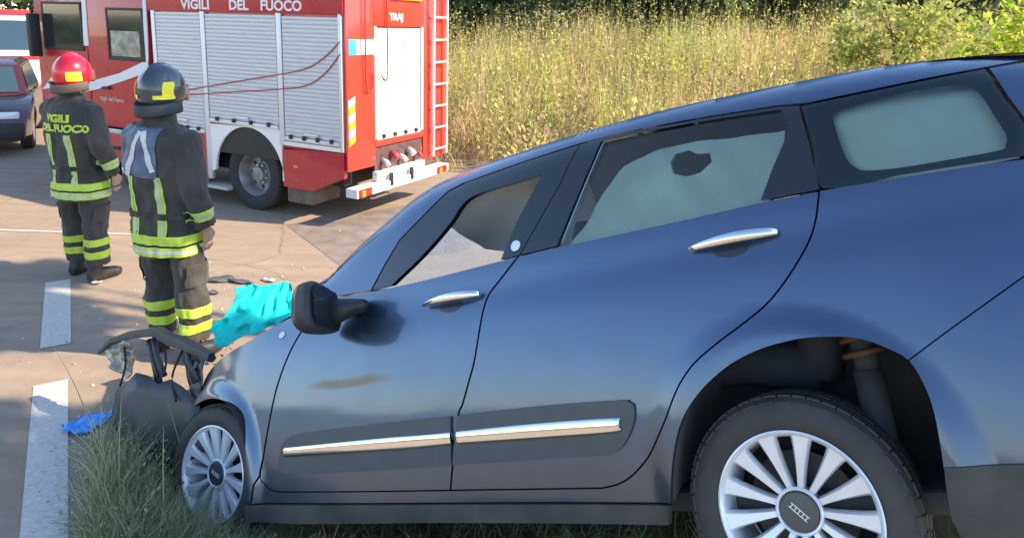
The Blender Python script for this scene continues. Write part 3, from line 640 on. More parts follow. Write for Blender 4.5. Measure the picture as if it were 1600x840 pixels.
# ------------------------------------------------------------------ torn front of the car
def sheet(name, outline, m, parent, res=.02, amp=.015, freq=9, thick=.004, seed=0, axis=1, smooth=True):
    """crumpled sheet: outline of 3D points, filled and creased, with thickness"""
    O = np.array(crv(list(outline) + [outline[0]], 3)[:-1]); ax = [i for i in range(3) if i != axis]
    Pl = O[:, ax]; A_ = np.column_stack([np.ones(len(O)), Pl]); co, *_ = np.linalg.lstsq(A_, O[:, axis], rcond=None)
    area = .5 * np.sum(Pl[:, 0] * np.roll(Pl[:, 1], -1) - np.roll(Pl[:, 0], -1) * Pl[:, 1]); Q = Pl if area > 0 else Pl[::-1]
    V, F = fill2d(Q, res); y = np.column_stack([np.ones(len(V)), V]) @ co
    dsp = np.array([abs(noise.noise(Vector((a * freq, b * freq, seed)))) * 2 - .5 + .5 * noise.noise(Vector((a * freq * 2.3, b * freq * 2.3, seed + 5))) for a, b in V]) * amp
    W = np.zeros((len(V), 3)); W[:, ax[0]] = V[:, 0]; W[:, ax[1]] = V[:, 1]; W[:, axis] = y + dsp
    o = mk(name, W, F, m, parent, smooth); md = o.modifiers.new('thickness', 'SOLIDIFY'); md.thickness = thick; md.offset = 0
    return o
M_TORN = mat('torn_plastic', (.03, .032, .037), .42, var=.5, scale=7, col2=(.06, .06, .065))
cols = [(3.29, .945, .47, .16), (3.20, .915, .505, .10), (3.12, .935, .53, .07), (3.06, .89, .50, .05), (2.98, .905, .465, .05), (2.90, .86, .49, .04), (2.83, .885, .43, .05), (2.77, .855, .41, .07), (2.71, .865, .35, .10)]
rw = random.Random(4); ve = []; fa = []; nr = 6
for k, (x, y, zt, zb) in enumerate(cols):
    zt += rw.uniform(-.015, .015) - .03; y = .89 + (y - .89) * .55 + (x - 3.0) * .09
    for r_ in range(nr): t = r_ / (nr - 1); ve.append((x + rw.uniform(-.008, .008), y + rw.uniform(-.006, .006) + .03 * math.sin(t * 2.6) * (1 if k % 2 else .4), zb + (zt - zb) * t))
for k in range(len(cols) - 1):
    for r_ in range(nr - 1): a = k * nr + r_; fa.append((a, a + 1, a + nr + 1, a + nr))
o = mk('torn_bumper_skin', ve, fa, M_TORN, car); shade_auto(o.data, 14); md = o.modifiers.new('thickness', 'SOLIDIFY'); md.thickness = .005; md.offset = 0
tag(o, 'torn dark bumper skin hanging down')
bm = bmesh.new(); pts = [(3.52, .915, .640), (3.41, .90, .688), (3.24, .885, .702), (3.03, .875, .692), (2.94, .86, .640), (2.80, .865, .602), (2.64, .84, .525)]
loft(bm, pts, [(.008, .008), (.014, .02), (.02, .026), (.024, .03), (.03, .022), (.024, .032), (.02, .02)], 12, ref=Vector((0, 1, 0)), power=7)
tag(bm_obj('bent_bumper_beam', bm, M_TORN, car, auto=25), 'bent dark bumper beam arched over the torn skin')
for a_, b_ in (((2.80, .86, .60), (2.73, .86, .42)),): tube('bumper_bracket', [a_, tuple((p + q) / 2 + .012 for p, q in zip(a_, b_)), b_], [(.012, .022), (.016, .014), (.012, .024)], M_TORN, car, 6)
tag(sheet('torn_trim', [(3.516, .91, .65), (3.40, .90, .675), (3.277, .892, .681), (3.235, .885, .60), (3.274, .893, .485), (3.33, .888, .50), (3.395, .888, .543)], mat('torn_trim_pale', (.36, .30, .23), .3, metal=.3, coat=.5, var=.3, scale=12), car, .012, .03, 16, seed=3), 'pale torn trim strip')
for a in ([(3.122, .871, .66), (3.09, .869, .58), (3.041, .862, .43)], [(3.08, .87, .66), (3.05, .868, .57), (3.0, .865, .47)]):
    tube('bumper_bracket', a, [(.014, .02), (.018, .012), (.022, .018)], M_TORN, car, 6)
tag(sheet('torn_arch_liner', [(2.84, .84, .60), (2.70, .85, .56), (2.68, .86, .42), (2.74, .86, .30), (2.80, .84, .36), (2.86, .83, .50)], M_TORN, car, .018, .025, 11, seed=8), 'torn edge of the front wheel arch')
for k, (a_, sz_) in enumerate([((2.76, .855, .50), .06), ((2.70, .83, .54), .06)]):
    rr_ = random.Random(k); pts = [(a_[0] + sz_ * rr_.uniform(.45, 1.3) * math.cos(t), a_[1] + rr_.uniform(-.02, .03), a_[2] + sz_ * rr_.uniform(.35, 1.) * math.sin(t) * .7) for t in np.linspace(0, 2 * math.pi, 7, endpoint=False)]
    sheet('torn_fragment', pts, [M_TORN, mat('primer_grey', (.2, .2, .21), .5, var=.3, scale=12), mat('torn_trim_pale', (.36, .30, .23), .3, metal=.3)][k % 3], car, .015, .025, 12, .003, k * 3.1)
for k, pts in enumerate([[(3.0, .86, .62), (2.96, .88, .5), (3.05, .9, .38), (3.0, .9, .25)], [(2.86, .85, .58), (2.9, .88, .46), (2.84, .9, .34)], [(3.3, .9, .66), (3.25, .92, .55), (3.3, .92, .45)]]): tube('loose_cable', crv(pts, 5), .006, M_SEAL_GAP, car, 6)
for k in range(9):
    x, z = 2.45 + .055 * k / 2 + random.uniform(-.03, .03), .56 - .04 * k / 4 + random.uniform(-.02, .03); y = .80 + random.uniform(-.02, .05); s = random.uniform(.008, .022)
    a = [(x + s * random.uniform(-1, 1) * 1.6, y + s * random.uniform(-.4, .4), z + s * random.uniform(-1, 1)) for _ in range(4)]
    mk('lamp_shard', a, [(0, 1, 2), (0, 2, 3), (0, 3, 1), (1, 3, 2)], mat(['shard_clear', 'shard_red', 'shard_blue'][k % 3], [(.7, .65, .66), (.4, .12, .12), (.1, .14, .4)][k % 3], .2), car)

# turquoise sheet lying over the bonnet
CL = [(2.708, .811, .567), (2.783, .754, .649), (2.81, .709, .698), (2.796, .645, .735), (2.821, .563, .816), (2.875, .508, .899), (2.842, .474, .905), (2.732, .413, .877), (2.651, .364, .861), (2.555, .365, .791), (2.525, .407, .737), (2.574, .465, .726), (2.633, .52, .722), (2.674, .569, .713), (2.718, .627, .698), (2.71, .672, .661), (2.672, .723, .603), (2.679, .77, .576)]
CL = [(x, y, z - (.075 if 9 <= k <= 15 else .03 if k > 15 else 0)) for k, (x, y, z) in enumerate(CL)]
carM = car.matrix_world.copy()
cloth = sheet('turquoise_sheet', [tuple(carM @ Vector(p)) for p in CL], mat('turquoise_fabric', (.0, .60, .52), .75, var=.18, scale=14, bump=.4, bscale=60), None, .009, .06, 16, .003, 2, axis=1)
tag(cloth, 'crumpled bright turquoise sheet thrown over the car bonnet', 'sheet')

# blue plastic on the asphalt
bp_ = [(-2.29, 3.33), (-2.26, 3.38), (-2.21, 3.44), (-2.09, 3.485), (-2.07, 3.43), (-2.10, 3.33), (-2.16, 3.27), (-2.23, 3.28)]
o = sheet('blue_plastic', [(x, y, .02) for x, y in bp_], mat('blue_film', (.02, .30, .85), .35, var=.2, scale=20), None, .012, .02, 22, .002, 4, axis=2); o.location.z = .012
tag(o, 'crumpled bright blue plastic scrap on the road beside the grass', 'plastic scrap')
# scattered debris behind the car
def shard(loc, sz, m, label, rz=0., name='debris_piece'):
    a = [(math.cos(t) * sz[0] * random.uniform(.7, 1.1), math.sin(t) * sz[1] * random.uniform(.7, 1.1)) for t in np.linspace(0, 2 * math.pi, 8, endpoint=False)]
    o = sheet(name, [(x, y, .0) for x, y in a], m, None, max(sz) * .3, .02, 9, .006, random.random() * 30, axis=2); o.location = (*loc, .022); o.rotation_euler = (.05, .05, rz); tag(o, label, 'debris', 'crash debris on the road'); return o
M_DEB = mat('debris_grey', (.10, .10, .11), .5, var=.4, scale=12); M_DEB2 = mat('debris_pale', (.45, .45, .46), .4, var=.3, scale=12)
shard((-2.33, 5.5), (.13, .06), M_DEB, 'grey broken plastic piece lying behind the near firefighter', .3)
shard((-2.16, 5.46), (.12, .035), M_DEB, 'thin grey plastic strip lying between the turquoise sheet and the truck', -.2)
shard((-1.97, 5.52), (.08, .03), M_DEB2, 'pale broken trim piece lying behind the turquoise sheet', -.4)
shard((-2.3, 5.22), (.06, .03), M_DEB, 'small dark shard beside the near firefighter\'s right leg', 0)
shard((-3.28, 5.36), (.06, .025), M_DEB2, 'small pale shard beside the red helmet firefighter\'s right boot', 0)

# ------------------------------------------------------------------ grass
def blades(pts, h, w, lean, cols, segs=3, seed=1):
    """pts (n,3) roots; returns verts, quads, colours of tapering bent blades"""
    g = np.random.default_rng(seed); n = len(pts); az = g.uniform(0, 2 * np.pi, n); la = g.uniform(0, 2 * np.pi, n); ln = lean * g.uniform(.2, 1.4, n)
    d = np.stack([np.cos(az), np.sin(az), np.zeros(n)], 1); l = np.stack([np.cos(la), np.sin(la), np.zeros(n)], 1); Vv = []; Cc = []
    for k in range(segs + 1):
        t = k / segs; c = pts + np.array([0, 0, 1.]) * (h * t * (1 - .25 * (ln / (h + 1e-6)) * t))[:, None] + l * (ln * t ** 1.8)[:, None]
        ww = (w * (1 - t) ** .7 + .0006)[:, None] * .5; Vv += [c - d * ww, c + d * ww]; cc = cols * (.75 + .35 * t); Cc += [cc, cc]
    V = np.stack(Vv, 1).reshape(-1, 3); Cq = np.stack(Cc, 1).reshape(-1, 3); m = 2 * (segs + 1); base = np.arange(n)[:, None] * m
    F = np.concatenate([base + np.array([[2 * k, 2 * k + 1, 2 * k + 3, 2 * k + 2]]) for k in range(segs)], 0); return V, F, Cq
M_GRASS = mat('grass_blades', (1, 1, 1), .65, attr='Col', spec=.25)
def leafy(m):   # let light through thin leaves
    nt = m.node_tree; b = nt.nodes['Principled BSDF']; out = nt.nodes['Material Output']; a = [n for n in nt.nodes if n.type == 'ATTRIBUTE'][0]
    tl = nt.nodes.new('ShaderNodeBsdfTranslucent'); mx = nt.nodes.new('ShaderNodeMixShader'); mx.inputs[0].default_value = .45
    nt.links.new(a.outputs['Color'], tl.inputs[0]); nt.links.new(b.outputs[0], mx.inputs[1]); nt.links.new(tl.outputs[0], mx.inputs[2]); nt.links.new(mx.outputs[0], out.inputs[0])
leafy(M_GRASS)
def pick(n, pal, g): 
    pal = np.array(pal); c = pal[g.integers(0, len(pal), n)]; return c * g.uniform(.7, 1.3, (n, 1))
def verge_pts(n, lo, hi, dens, g):
    P = np.column_stack([g.uniform(lo[0], hi[0], n), g.uniform(lo[1], hi[1], n)]); P = P[inside(VERGE, P)]; P = P[g.uniform(0, 1, len(P)) < dens(P)]
    z = np.array([gz(x, y) for x, y in P]); return np.column_stack([P, z - .01])
g_ = np.random.default_rng(3); GREEN = [(.46, .44, .25), (.22, .31, .15), (.20, .28, .14), (.26, .32, .19), (.34, .35, .23), (.52, .47, .33), (.15, .22, .11), (.45, .36, .24)]
def dens(P):
    dl = seg_dist(P, VERGE); c = np.clip(1.25 - np.hypot(P[:, 0] + 1.72, (P[:, 1] - 2.85) * .75) / .8, 0, 1); return np.clip(c * 1.0 + .10, 0, 1) * np.clip(.75 + .9 * np.array([noise.noise(Vector((a * 5, b * 5, 1))) for a, b in P]), .1, 1) * (.35 + .65 * sstep(0, .12, dl))
pt = verge_pts(120000, (-2.3, 1.7), (.9, 4.2), dens, g_); d_ = np.hypot(pt[:, 0] + 1.72, (pt[:, 1] - 2.9) * .8)
hh = (.10 + .21 * np.clip(1 - d_ / .75, 0, 1)) * g_.uniform(.5, 1.35, len(pt))
V, F, Cc = blades(pt, hh, g_.uniform(.002, .006, len(pt)), .17, pick(len(pt), GREEN, g_) * 1.2)
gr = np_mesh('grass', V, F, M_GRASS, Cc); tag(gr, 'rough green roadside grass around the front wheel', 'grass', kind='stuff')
pt = verge_pts(14000, (-1.75, 2.2), (-.85, 3.1), lambda P: np.clip(1.2 - np.hypot((P[:, 0] + 1.40) / .42, (P[:, 1] - 2.62) / .30), 0, 1), g_)
V, F, Cc = blades(pt, g_.uniform(.14, .34, len(pt)) * np.clip(1.15 - np.hypot(pt[:, 0] + 1.45, pt[:, 1] - 2.62) / .55, .3, 1), g_.uniform(.002, .006, len(pt)), .17, pick(len(pt), GREEN, g_), seed=9)
tag(np_mesh('wheel_grass', V, F, M_GRASS, Cc), 'green grass tuft covering the foot of the front wheel', 'grass', kind='stuff')
# low short grass over the rest of the bank
pt = verge_pts(40000, (-2, -1.5), (4.5, 6.5), lambda P: .5 + 0 * P[:, 0], g_)
V, F, Cc = blades(pt, g_.uniform(.03, .10, len(pt)), g_.uniform(.003, .007, len(pt)), .05, pick(len(pt), GREEN + [(.24, .20, .11)] * 4, g_), 2)
tag(np_mesh('bank_grass', V, F, M_GRASS, Cc), 'short dry grass on the bank under the car', 'grass', kind='stuff')
# tall seed stalks in front of the torn bumper
st = []
for (x, y) in [(-1.62, 3.05), (-1.57, 3.08), (-1.52, 3.1), (-1.66, 3.12), (-1.45, 2.98), (-1.75, 3.0), (-1.6, 2.95), (-1.83, 2.9), (-1.9, 3.05), (-1.7, 2.7), (-1.5, 2.75), (-1.95, 3.2)]:
    st.append((x + random.uniform(-.04, .04), y + random.uniform(-.05, .05)))
sp = np.array([(x, y, gz(x, y)) for x, y in st]); V, F, Cc = blades(sp, np.array([random.uniform(.46, .75) for _ in st]), np.full(len(st), .008), .18, pick(len(st), [(.42, .42, .26), (.34, .38, .2)], g_), 6, seed=5)
tag(np_mesh('seed_stalks', V, F, M_GRASS, Cc), 'thin pale grass stalks in front of the torn bumper', 'grass', kind='stuff')

# grit and small glass along the verge edge and round the wreck
gs = np.random.default_rng(17); PV = []; PF = []; PC = []
ed = VERGE[2:8]
for k in range(900):
    i = gs.integers(0, len(ed) - 1); t = gs.uniform(); q = ed[i] + (ed[i + 1] - ed[i]) * t + gs.normal(0, .10, 2)
    if k % 4 == 0: q = np.array([gs.normal(-2.2, .45), gs.normal(4.9, .8)])
    r_ = gs.uniform(.004, .013); z = max(0, gz(*q)) if not inside(VERGE, q[None])[0] else gz(*q); b0 = len(PV)
    for v in ((1, 0, -.2), (-.5, .87, -.2), (-.5, -.87, -.2), (0, 0, 1.1)): PV.append((q[0] + v[0] * r_ * gs.uniform(.7, 1.3), q[1] + v[1] * r_, z + .004 + v[2] * r_ * .8)); PC.append((.32, .28, .24) if k % 3 else (.5, .5, .48))
    PF += [(b0, b0 + 1, b0 + 3), (b0 + 1, b0 + 2, b0 + 3), (b0 + 2, b0, b0 + 3)]
tag(np_mesh('grit', np.array(PV), np.array(PF), mat('grit_stone', (1, 1, 1), .8, attr='Col'), np.array(PC)), 'loose grit along the edge of the asphalt', 'grit', kind='stuff')
# ------------------------------------------------------------------ fire engine (local: x forward from the rear face, y left, z up)
def text_mesh(body, size, xs_=1., bold=0.):
    c = bpy.data.curves.new('lettering', 'FONT'); c.body = body; c.size = size; c.align_x = 'LEFT'; c.extrude = .0012; c.offset = bold; c.resolution_u = 3
    t = bpy.data.objects.new('tmp', c); COL.objects.link(t); dg = bpy.context.evaluated_depsgraph_get(); me = bpy.data.meshes.new_from_object(t.evaluated_get(dg))
    bpy.data.objects.remove(t); bpy.data.curves.remove(c); me.transform(Matrix.Diagonal((xs_, 1, 1, 1))); return me
truck = empty('fire_engine', (-1.678, 7.049, 0), math.atan2(.45399, -.891007), 'red fire engine with silver roller shutters and rear ladder parked on the road', 'fire engine')
RED = mat('fire_red_shaded', (.46, .018, .03), .3, coat=.6, var=.08, scale=4); RED_SUNLIT = mat('fire_red_sunlit', (.75, .045, .03), .3, coat=.5, var=.06, scale=4)  # sun and shade put into the red: brighter rear, deeper side
ALU = mat('shutter_aluminium', (.56, .57, .58), .45, metal=.35, var=.1, scale=5, stretch=(1, 1, 12)); ALUF = mat('frame_aluminium', (.68, .69, .7), .4, metal=.4)
WHITE = mat('white_panel', (.82, .82, .80), .4, var=.05, scale=4); BLK = mat('chassis_black', (.02, .02, .021), .6, var=.3, scale=6); DGLS = mat('dark_glazing', (.02, .025, .028), .08, coat=.5)
W_ = 1.78
def side_poly(name, pts, m, parent, y=.0, th=.02, res=.3):
    P = np.array(pts, float); a = .5 * np.sum(P[:, 0] * np.roll(P[:, 1], -1) - np.roll(P[:, 0], -1) * P[:, 1])
    if a < 0: P = P[::-1]
    V, F = fill2d(P, res); n = len(V); ve = [(x, y, z) for x, z in V] + [(x, y - th, z) for x, z in V]; fa = [tuple(f[::-1]) for f in F] + [tuple(i + n for i in f) for f in F]; k = len(P)
    idx = [int(np.argmin(np.linalg.norm(V - p, axis=1))) for p in P]
    fa += [(idx[i], idx[(i + 1) % k], idx[(i + 1) % k] + n, idx[i] + n) for i in range(k)]
    bm = bmesh.new(); vv = [bm.verts.new(p) for p in ve]
    for f in fa:
        try: bm.faces.new([vv[i] for i in f])
        except ValueError: pass
    return bm_obj(name, bm, m, parent)
body = boxo('box_body', (.0, -W_, .76), (2.88, -.012, 2.62), RED, truck, .02)
boxo('chassis', (.25, -W_ + .25, .36), (5.0, -.25, .80), BLK, truck, .03)
def shutter(x0, x1, z0, z1, parent=truck, y=.012, stops=4):
    ve = []; fa = []; n = int((z1 - z0) / .042); zs = []
    for i in range(n):
        z = z0 + (z1 - z0) * i / n; d = (z1 - z0) / n
        for (dz, dy) in ((0, -.001), (.18, .003), (.5, .004), (.82, .003)): zs.append((z + d * dz, y + dy))
    for z, yy in zs: ve += [(x0, yy, z), (x1, yy, z)]
    fa = [(2 * i, 2 * i + 1, 2 * i + 3, 2 * i + 2) for i in range(len(zs) - 1)]
    o = mk('roller_shutter', ve, fa, ALU, parent)
    boxo('bottom_bar', (x0, y - .01, z0 - .045), (x1, y + .018, z0 - .002), ALUF, o, .004)
    for k in range(stops): x = x0 + (x1 - x0) * (k + .5) / stops; boxo('rubber_stop', (x - .02, y + .015, z0 - .02), (x + .02, y + .035, z0 + .025), BLK, o, .004)
    return o
shutter(.065, .80, .90, 2.145); shutter(.89, 1.93, 1.0, 2.15); shutter(2.02, 2.75, .86, 2.16)
for x0, x1, z0 in ((.02, .06, .80), (.81, .88, .80), (1.94, 2.01, .30), (2.76, 2.82, .80)): boxo('shutter_frame', (x0, -.02, z0), (x1, .022, 2.17), ALUF, truck, .006)
boxo('roof_band', (.0, -.03, 2.165), (2.88, .016, 2.62), RED, truck, .006)
def side_text(body, x, z, size, m, parent=truck, xs_=1., y=.0185, bold=0.):
    me = text_mesh(body, size, xs_, bold); me.transform(Matrix(((-1, 0, 0, x), (0, 0, 1, y), (0, 1, 0, z), (0, 0, 0, 1)))); return obj('lettering', me, m, parent)
WTXT = mat('white_lettering', (.8, .8, .8), .5)
side_text('VIGILI', 2.30, 2.195, .145, WTXT, xs_=1.22, bold=.004); side_text('DEL', 1.55, 2.195, .145, WTXT, xs_=1.15, bold=.004); side_text('FUOCO', 1.09, 2.195, .145, WTXT, xs_=1.12, bold=.004)
for pts in ([(2.35, 1.28), (2.22, 1.30), (1.5, 1.43), (.93, 1.53), (.49, 1.62), (.23, 1.75), (.03, 1.91)], [(2.35, 1.23), (2.23, 1.24), (1.51, 1.32), (.94, 1.38), (.49, 1.45), (.23, 1.59), (.03, 1.79)]):
    tube('side_stripe', [(x, .024, z) for x, z in crv(pts, 5)], [(.004, .007)] * (5 * (len(pts) - 1) + 1), mat('stripe_red', (.45, .06, .07), .5), truck, 6)
arc = [(1.36 + .52 * math.cos(a), .40 + .545 * math.sin(a)) for a in np.linspace(R(2), R(178), 22)]
side_poly('wheel_arch_panel', [(.86, .40), (.86, .965), (1.96, .935), (1.96, .38)] + arc + [(.845, .40)][:0], WHITE, truck, .014, .03, .12)
boxo('arch_backing', (.87, -.03, .62), (1.93, -.009, .93), BLK, truck, 0)
boxo('arch_inner', (.84, -.7, .75), (1.98, -.05, .80), BLK, truck)
side_poly('lower_skirt', [(.855, .35), (.45, .345), (.02, .53), (.02, .79), (.855, .755)], RED, truck, .012, .05)
boxo('skirt_trim', (.03, -.02, .80), (.85, .02, .845), WHITE, truck, .005)
side_poly('lower_skirt', [(2.02, .30), (2.9, .30), (2.9, .80), (2.02, .80)], RED, truck, .012, .05)
boxo('marker_lamp', (.64, .01, .57), (.70, .02, .60), mat('amber_lens', (.8, .25, .03), .3), truck, .003)
boxo('side_step', (1.70, -.25, .19), (2.1, .03, .225), mat('step_pale', (.5, .46, .4), .7), truck, .006)
boxo('mudflap', (.52, -.5, .17), (.86, -.05, .36), mat('flap_dusty', (.16, .13, .11), .9, var=.3), truck, .006)
# cab
cabm = bmesh.new(); vs = box(cabm, (2.92, -W_, .72), (5.18, -.004, 2.66), .07); cab = bm_obj('cab', cabm, RED, truck, auto=40)
boxo('cab_sill', (2.95, -.03, .66), (4.95, .012, .715), mat('silver_sill', (.5, .52, .55), .4, metal=.4), truck, .006)
side_poly('cab_skirt', [(2.95, .30), (3.85, .30), (3.9, .66), (2.95, .66)], RED, truck, .006, .05)
boxo('cab_skirt', (4.6, -.06, .30), (5.1, .004, .66), RED, truck, .02)
def window(x0, x1, z0, z1, name='crew_window', rake=0.):
    f = side_poly(name, [(x0, z0), (x1, z0), (x1 - rake, z1), (x0, z1)], DGLS, cab, .006, .02)
    for a, b in (((x0 - .03, z0 - .03), (x1 + .03, z0)), ((x0 - .03, z1), (x1 + .03, z1 + .03)), ((x0 - .03, z0), (x0, z1)), ((x1, z0), (x1 + .03, z1))):
        boxo('window_seal', (a[0], -.01, a[1]), (b[0], .012, b[1]), BLK, f, .004)
    return f
w1 = window(3.01, 3.63, 1.60, 2.16); w2 = window(4.17, 4.93, 1.68, 2.22, 'cab_window')
boxo('blind', (3.06, .007, 1.62), (3.59, .012, 1.92), mat('interior_beige', (.35, .33, .26), .8, var=.5, scale=9), w1, .001)
SWO = mat('white_marking', (.72, .73, .76), .4)
side_poly('door_marking', [(4.20, 1.14), (4.12, 1.27), (3.5, 1.41), (2.95, 1.60), (2.95, 1.46), (3.4, 1.33), (3.95, 1.19)], SWO, cab, .004, .01); side_poly('door_marking', [(5.10, 1.12), (4.78, 1.37), (4.62, 1.34), (4.95, 1.14)], SWO, cab, .004, .01)
side_poly('door_marking', [(2.95, 2.62), (2.90, 2.62), (2.93, 1.62), (2.98, 1.5), (3.0, 1.62)], SWO, cab, .006, .012)
side_poly('door_marking', [(4.10, 2.5), (4.03, 2.5), (4.05, 1.72), (4.14, 1.72)], SWO, cab, .006, .012)
for x in (2.93, 4.08): boxo('door_gap', (x - .005, -.004, .74), (x + .005, .0, 2.5), BLK, cab, 0)
side_text('Vigili del Fuoco', 3.9, 1.06, .075, mat('pale_lettering', (.7, .55, .55), .5), cab, y=.004)
bm = bmesh.new(); lathe(bm, [(0, .085), (.006, .085), (.006, .062), (0, .062)], 28); bm_obj('emblem', bm, mat('emblem_pale', (.7, .55, .55), .5), cab).location = (3.08, .004, 1.05)
boxo('cab_front', (5.14, -W_ + .15, .35), (5.24, -.12, .75), WHITE, truck, .03)
side_poly('windscreen', [(5.185, 1.5), (5.19, 1.5), (5.19, 2.4), (5.185, 2.4)], DGLS, cab, -.15, W_ - .3)
boxo('mirror_arm', (4.98, .02, 1.55), (5.06, .16, 2.1), BLK, cab, .02)
# wheels
def truck_wheel(x, sd=1):
    w = bpy.data.objects.new('road_wheel', None); COL.objects.link(w); w.parent = truck; w.location = (x, -.16 if sd > 0 else -W_ + .16, .40)
    if sd < 0: w.rotation_euler = (0, 0, math.pi)
    bm = bmesh.new(); lathe(bm, [(-.10, .235), (-.125, .29), (-.125, .34), (-.11, .385), (-.06, .398), (0, .40), (.06, .398), (.11, .385), (.125, .34), (.12, .29), (.105, .245), (.09, .235)], 56)
    for k in range(40):
        for yy in (-.07, 0, .07): box(bm, (-.01, -.028, -.022), (.006, .028, .022), 0, Matrix.Rotation(2 * math.pi * (k + .5 * (yy == 0)) / 40, 4, 'Y') @ Matrix.Translation((.394, yy, 0)))
    bm_obj('tyre', bm, mat('truck_rubber', (.03, .03, .031), .8, var=.3, scale=6), w, auto=30)
    bm = bmesh.new(); lathe(bm, [(.10, .242), (.108, .236), (.09, .222), (.02, .205), (-.02, .195), (-.02, .12), (.0, .10), (.02, .085), (.055, .08), (.06, .05), (.06, .001)], 40)
    rim = bm_obj('rim', bm, mat('steel_rim', (.26, .26, .27), .5, metal=.4, var=.3, scale=9), w, auto=35)
    for k in range(8): 
        bm = bmesh.new(); a = 2 * math.pi * k / 8; bmesh.ops.create_circle(bm, cap_ends=True, segments=12, radius=.024, matrix=Matrix.Translation((.155 * math.cos(a), -.018, .155 * math.sin(a))) @ Matrix.Rotation(R(90), 4, 'X')); bm_obj('vent_hole', bm, BLK, rim)
    for k in range(8):
        a = 2 * math.pi * (k + .5) / 8; bm = bmesh.new(); bmesh.ops.create_cone(bm, cap_ends=True, segments=6, radius1=.012, radius2=.01, depth=.02, matrix=Matrix.Translation((.10 * math.cos(a), .012, .10 * math.sin(a))) @ Matrix.Rotation(R(90), 4, 'X')); bm_obj('wheel_nut', bm, ALUF, rim)
for x in (1.36, 4.25):
    for s in (1, -1): truck_wheel(x, s)
# rear face; r runs to the right, so y = -r
def rbox(name, r0, r1, z0, z1, m, parent=truck, x0=-.02, x1=.0, bev=.004): return boxo(name, (x0, -r1, z0), (x1, -r0, z1), m, parent, bev)
rear = rbox('rear_frame', .0, .44, .60, 2.55, RED_SUNLIT, truck, -.025, .0, .008)
rbox('rear_frame', 1.34, W_, .52, 2.55, RED_SUNLIT, truck, -.025, .0, .008); rbox('rear_header', .44, 1.34, 2.06, 2.55, RED_SUNLIT, truck, -.025, .0, .008); rbox('rear_crossbar', .44, 1.34, .80, .875, RED_SUNLIT, truck, -.03, .0, .008)
rs = shutter(-1.0, -.2, .9, 2.05, truck); rs.matrix_local = Matrix(((0, -1, 0, 0), (1, 0, 0, -.28), (0, 0, 1, 0), (0, 0, 0, 1)))
rs.data.materials.clear(); rs.data.materials.append(WHITE)
for r0, r1 in ((.44, .475), (1.29, 1.335)): rbox('shutter_frame', r0, r1, .88, 2.06, ALUF, truck, -.03, -.001)
def rear_text(body, r, z, size, m, parent=truck, x=-.027, xs_=1., bold=0.):
    me = text_mesh(body, size, xs_, bold); me.transform(Matrix(((0, 0, -1, x), (-1, 0, 0, -r), (0, 1, 0, z), (0, 0, 0, 1)))); return obj('lettering', me, m, parent)
PINK = mat('faded_red_lettering', (.75, .45, .42), .5)
rear_text('TRAJ', .70, 2.13, .10, WTXT, xs_=1.15, bold=.004); rear_text('115', .77, 1.62, .13, PINK, rs if False else truck, -.024, 1.1); rear_text('www.vigilfuoco.it', .58, 1.50, .06, mat('faded_gold', (.75, .6, .35), .5), truck, -.024, 1.15)
bm = bmesh.new(); lathe(bm, [(0, .05), (.004, .05), (.004, .036), (0, .036)], 24); e = bm_obj('emblem', bm, PINK, truck); e.location = (-.022, -.94, 1.86); e.rotation_euler = (0, 0, R(90))
rbox('blue_marker', .03, .135, 1.775, 1.93, mat('blue_reflector', (.05, .42, .75), .4), truck, -.032, -.026)
for k in range(4): rbox('white_marker', .145 + k * .075, .205 + k * .075, 1.775, 1.93, WHITE, truck, -.032, -.026, .002)
for k in range(6):     # hazard chevrons
    z = .86 + k * .078; c = WHITE if k % 2 else mat('hazard_yellow', (.85, .5, .02), .5)
    ve = [(-.031, -.015, z), (-.031, -.115, z + .04), (-.031, -.115, z + .112), (-.031, -.015, z + .074)]; ve += [(-.026, y, zz) for _, y, zz in ve]
    mk('hazard_stripe', ve, [(0, 1, 2, 3), (7, 6, 5, 4), (0, 4, 5, 1), (1, 5, 6, 2), (2, 6, 7, 3), (3, 7, 4, 0)], c, truck)
bay = rbox('pump_bay', .46, 1.32, .53, .80, mat('bay_dark', (.10, .05, .05), .6, var=.4, scale=14), truck, -.001, .02, 0)
for k, r in enumerate((.58, .74, .90, 1.05, 1.2)):
    z = .64 + .05 * (k % 2); tube('pump_fitting', [(-.005, -r, z), (-.07, -r, z - .02), (-.10, -r, z - .05)], .035 if k % 2 else .026, [ALUF, mat('fitting_red', (.5, .05, .06), .4), WHITE][k % 3], truck, 12)
rbox('bumper', .04, W_ - .0, .32, .42, mat('bumper_white', (.7, .69, .66), .5), truck, -.10, .05, .015); rbox('rear_apron', .44, 1.34, .43, .53, WHITE, truck, -.05, .02, .01)
for r0 in (.07, 1.52):
    l = rbox('tail_lamp', r0, r0 + .2, .328, .412, mat('lamp_red', (.4, .01, .01), .15), truck, -.115, -.098, .01); rbox('indicator', r0 + .03, r0 + .09, .33, .40, mat('amber_lens', (.8, .25, .03), .3), l, -.121, -.113, .004)
for r0 in (.6, .98): rbox('bumper_bracket', r0, r0 + .05, .36, .5, BLK, truck, -.108, -.08, .004)
for r in (1.46, 1.74): boxo('ladder_rail', (-.10, -r - .016, .55), (-.06, -r + .016, 2.7), ALUF, truck, .008)
for k in range(9): z = .63 + k * .257; tube('ladder_rung', [(-.08, -1.46, z), (-.08, -1.74, z)], .014, ALUF, truck, 8)
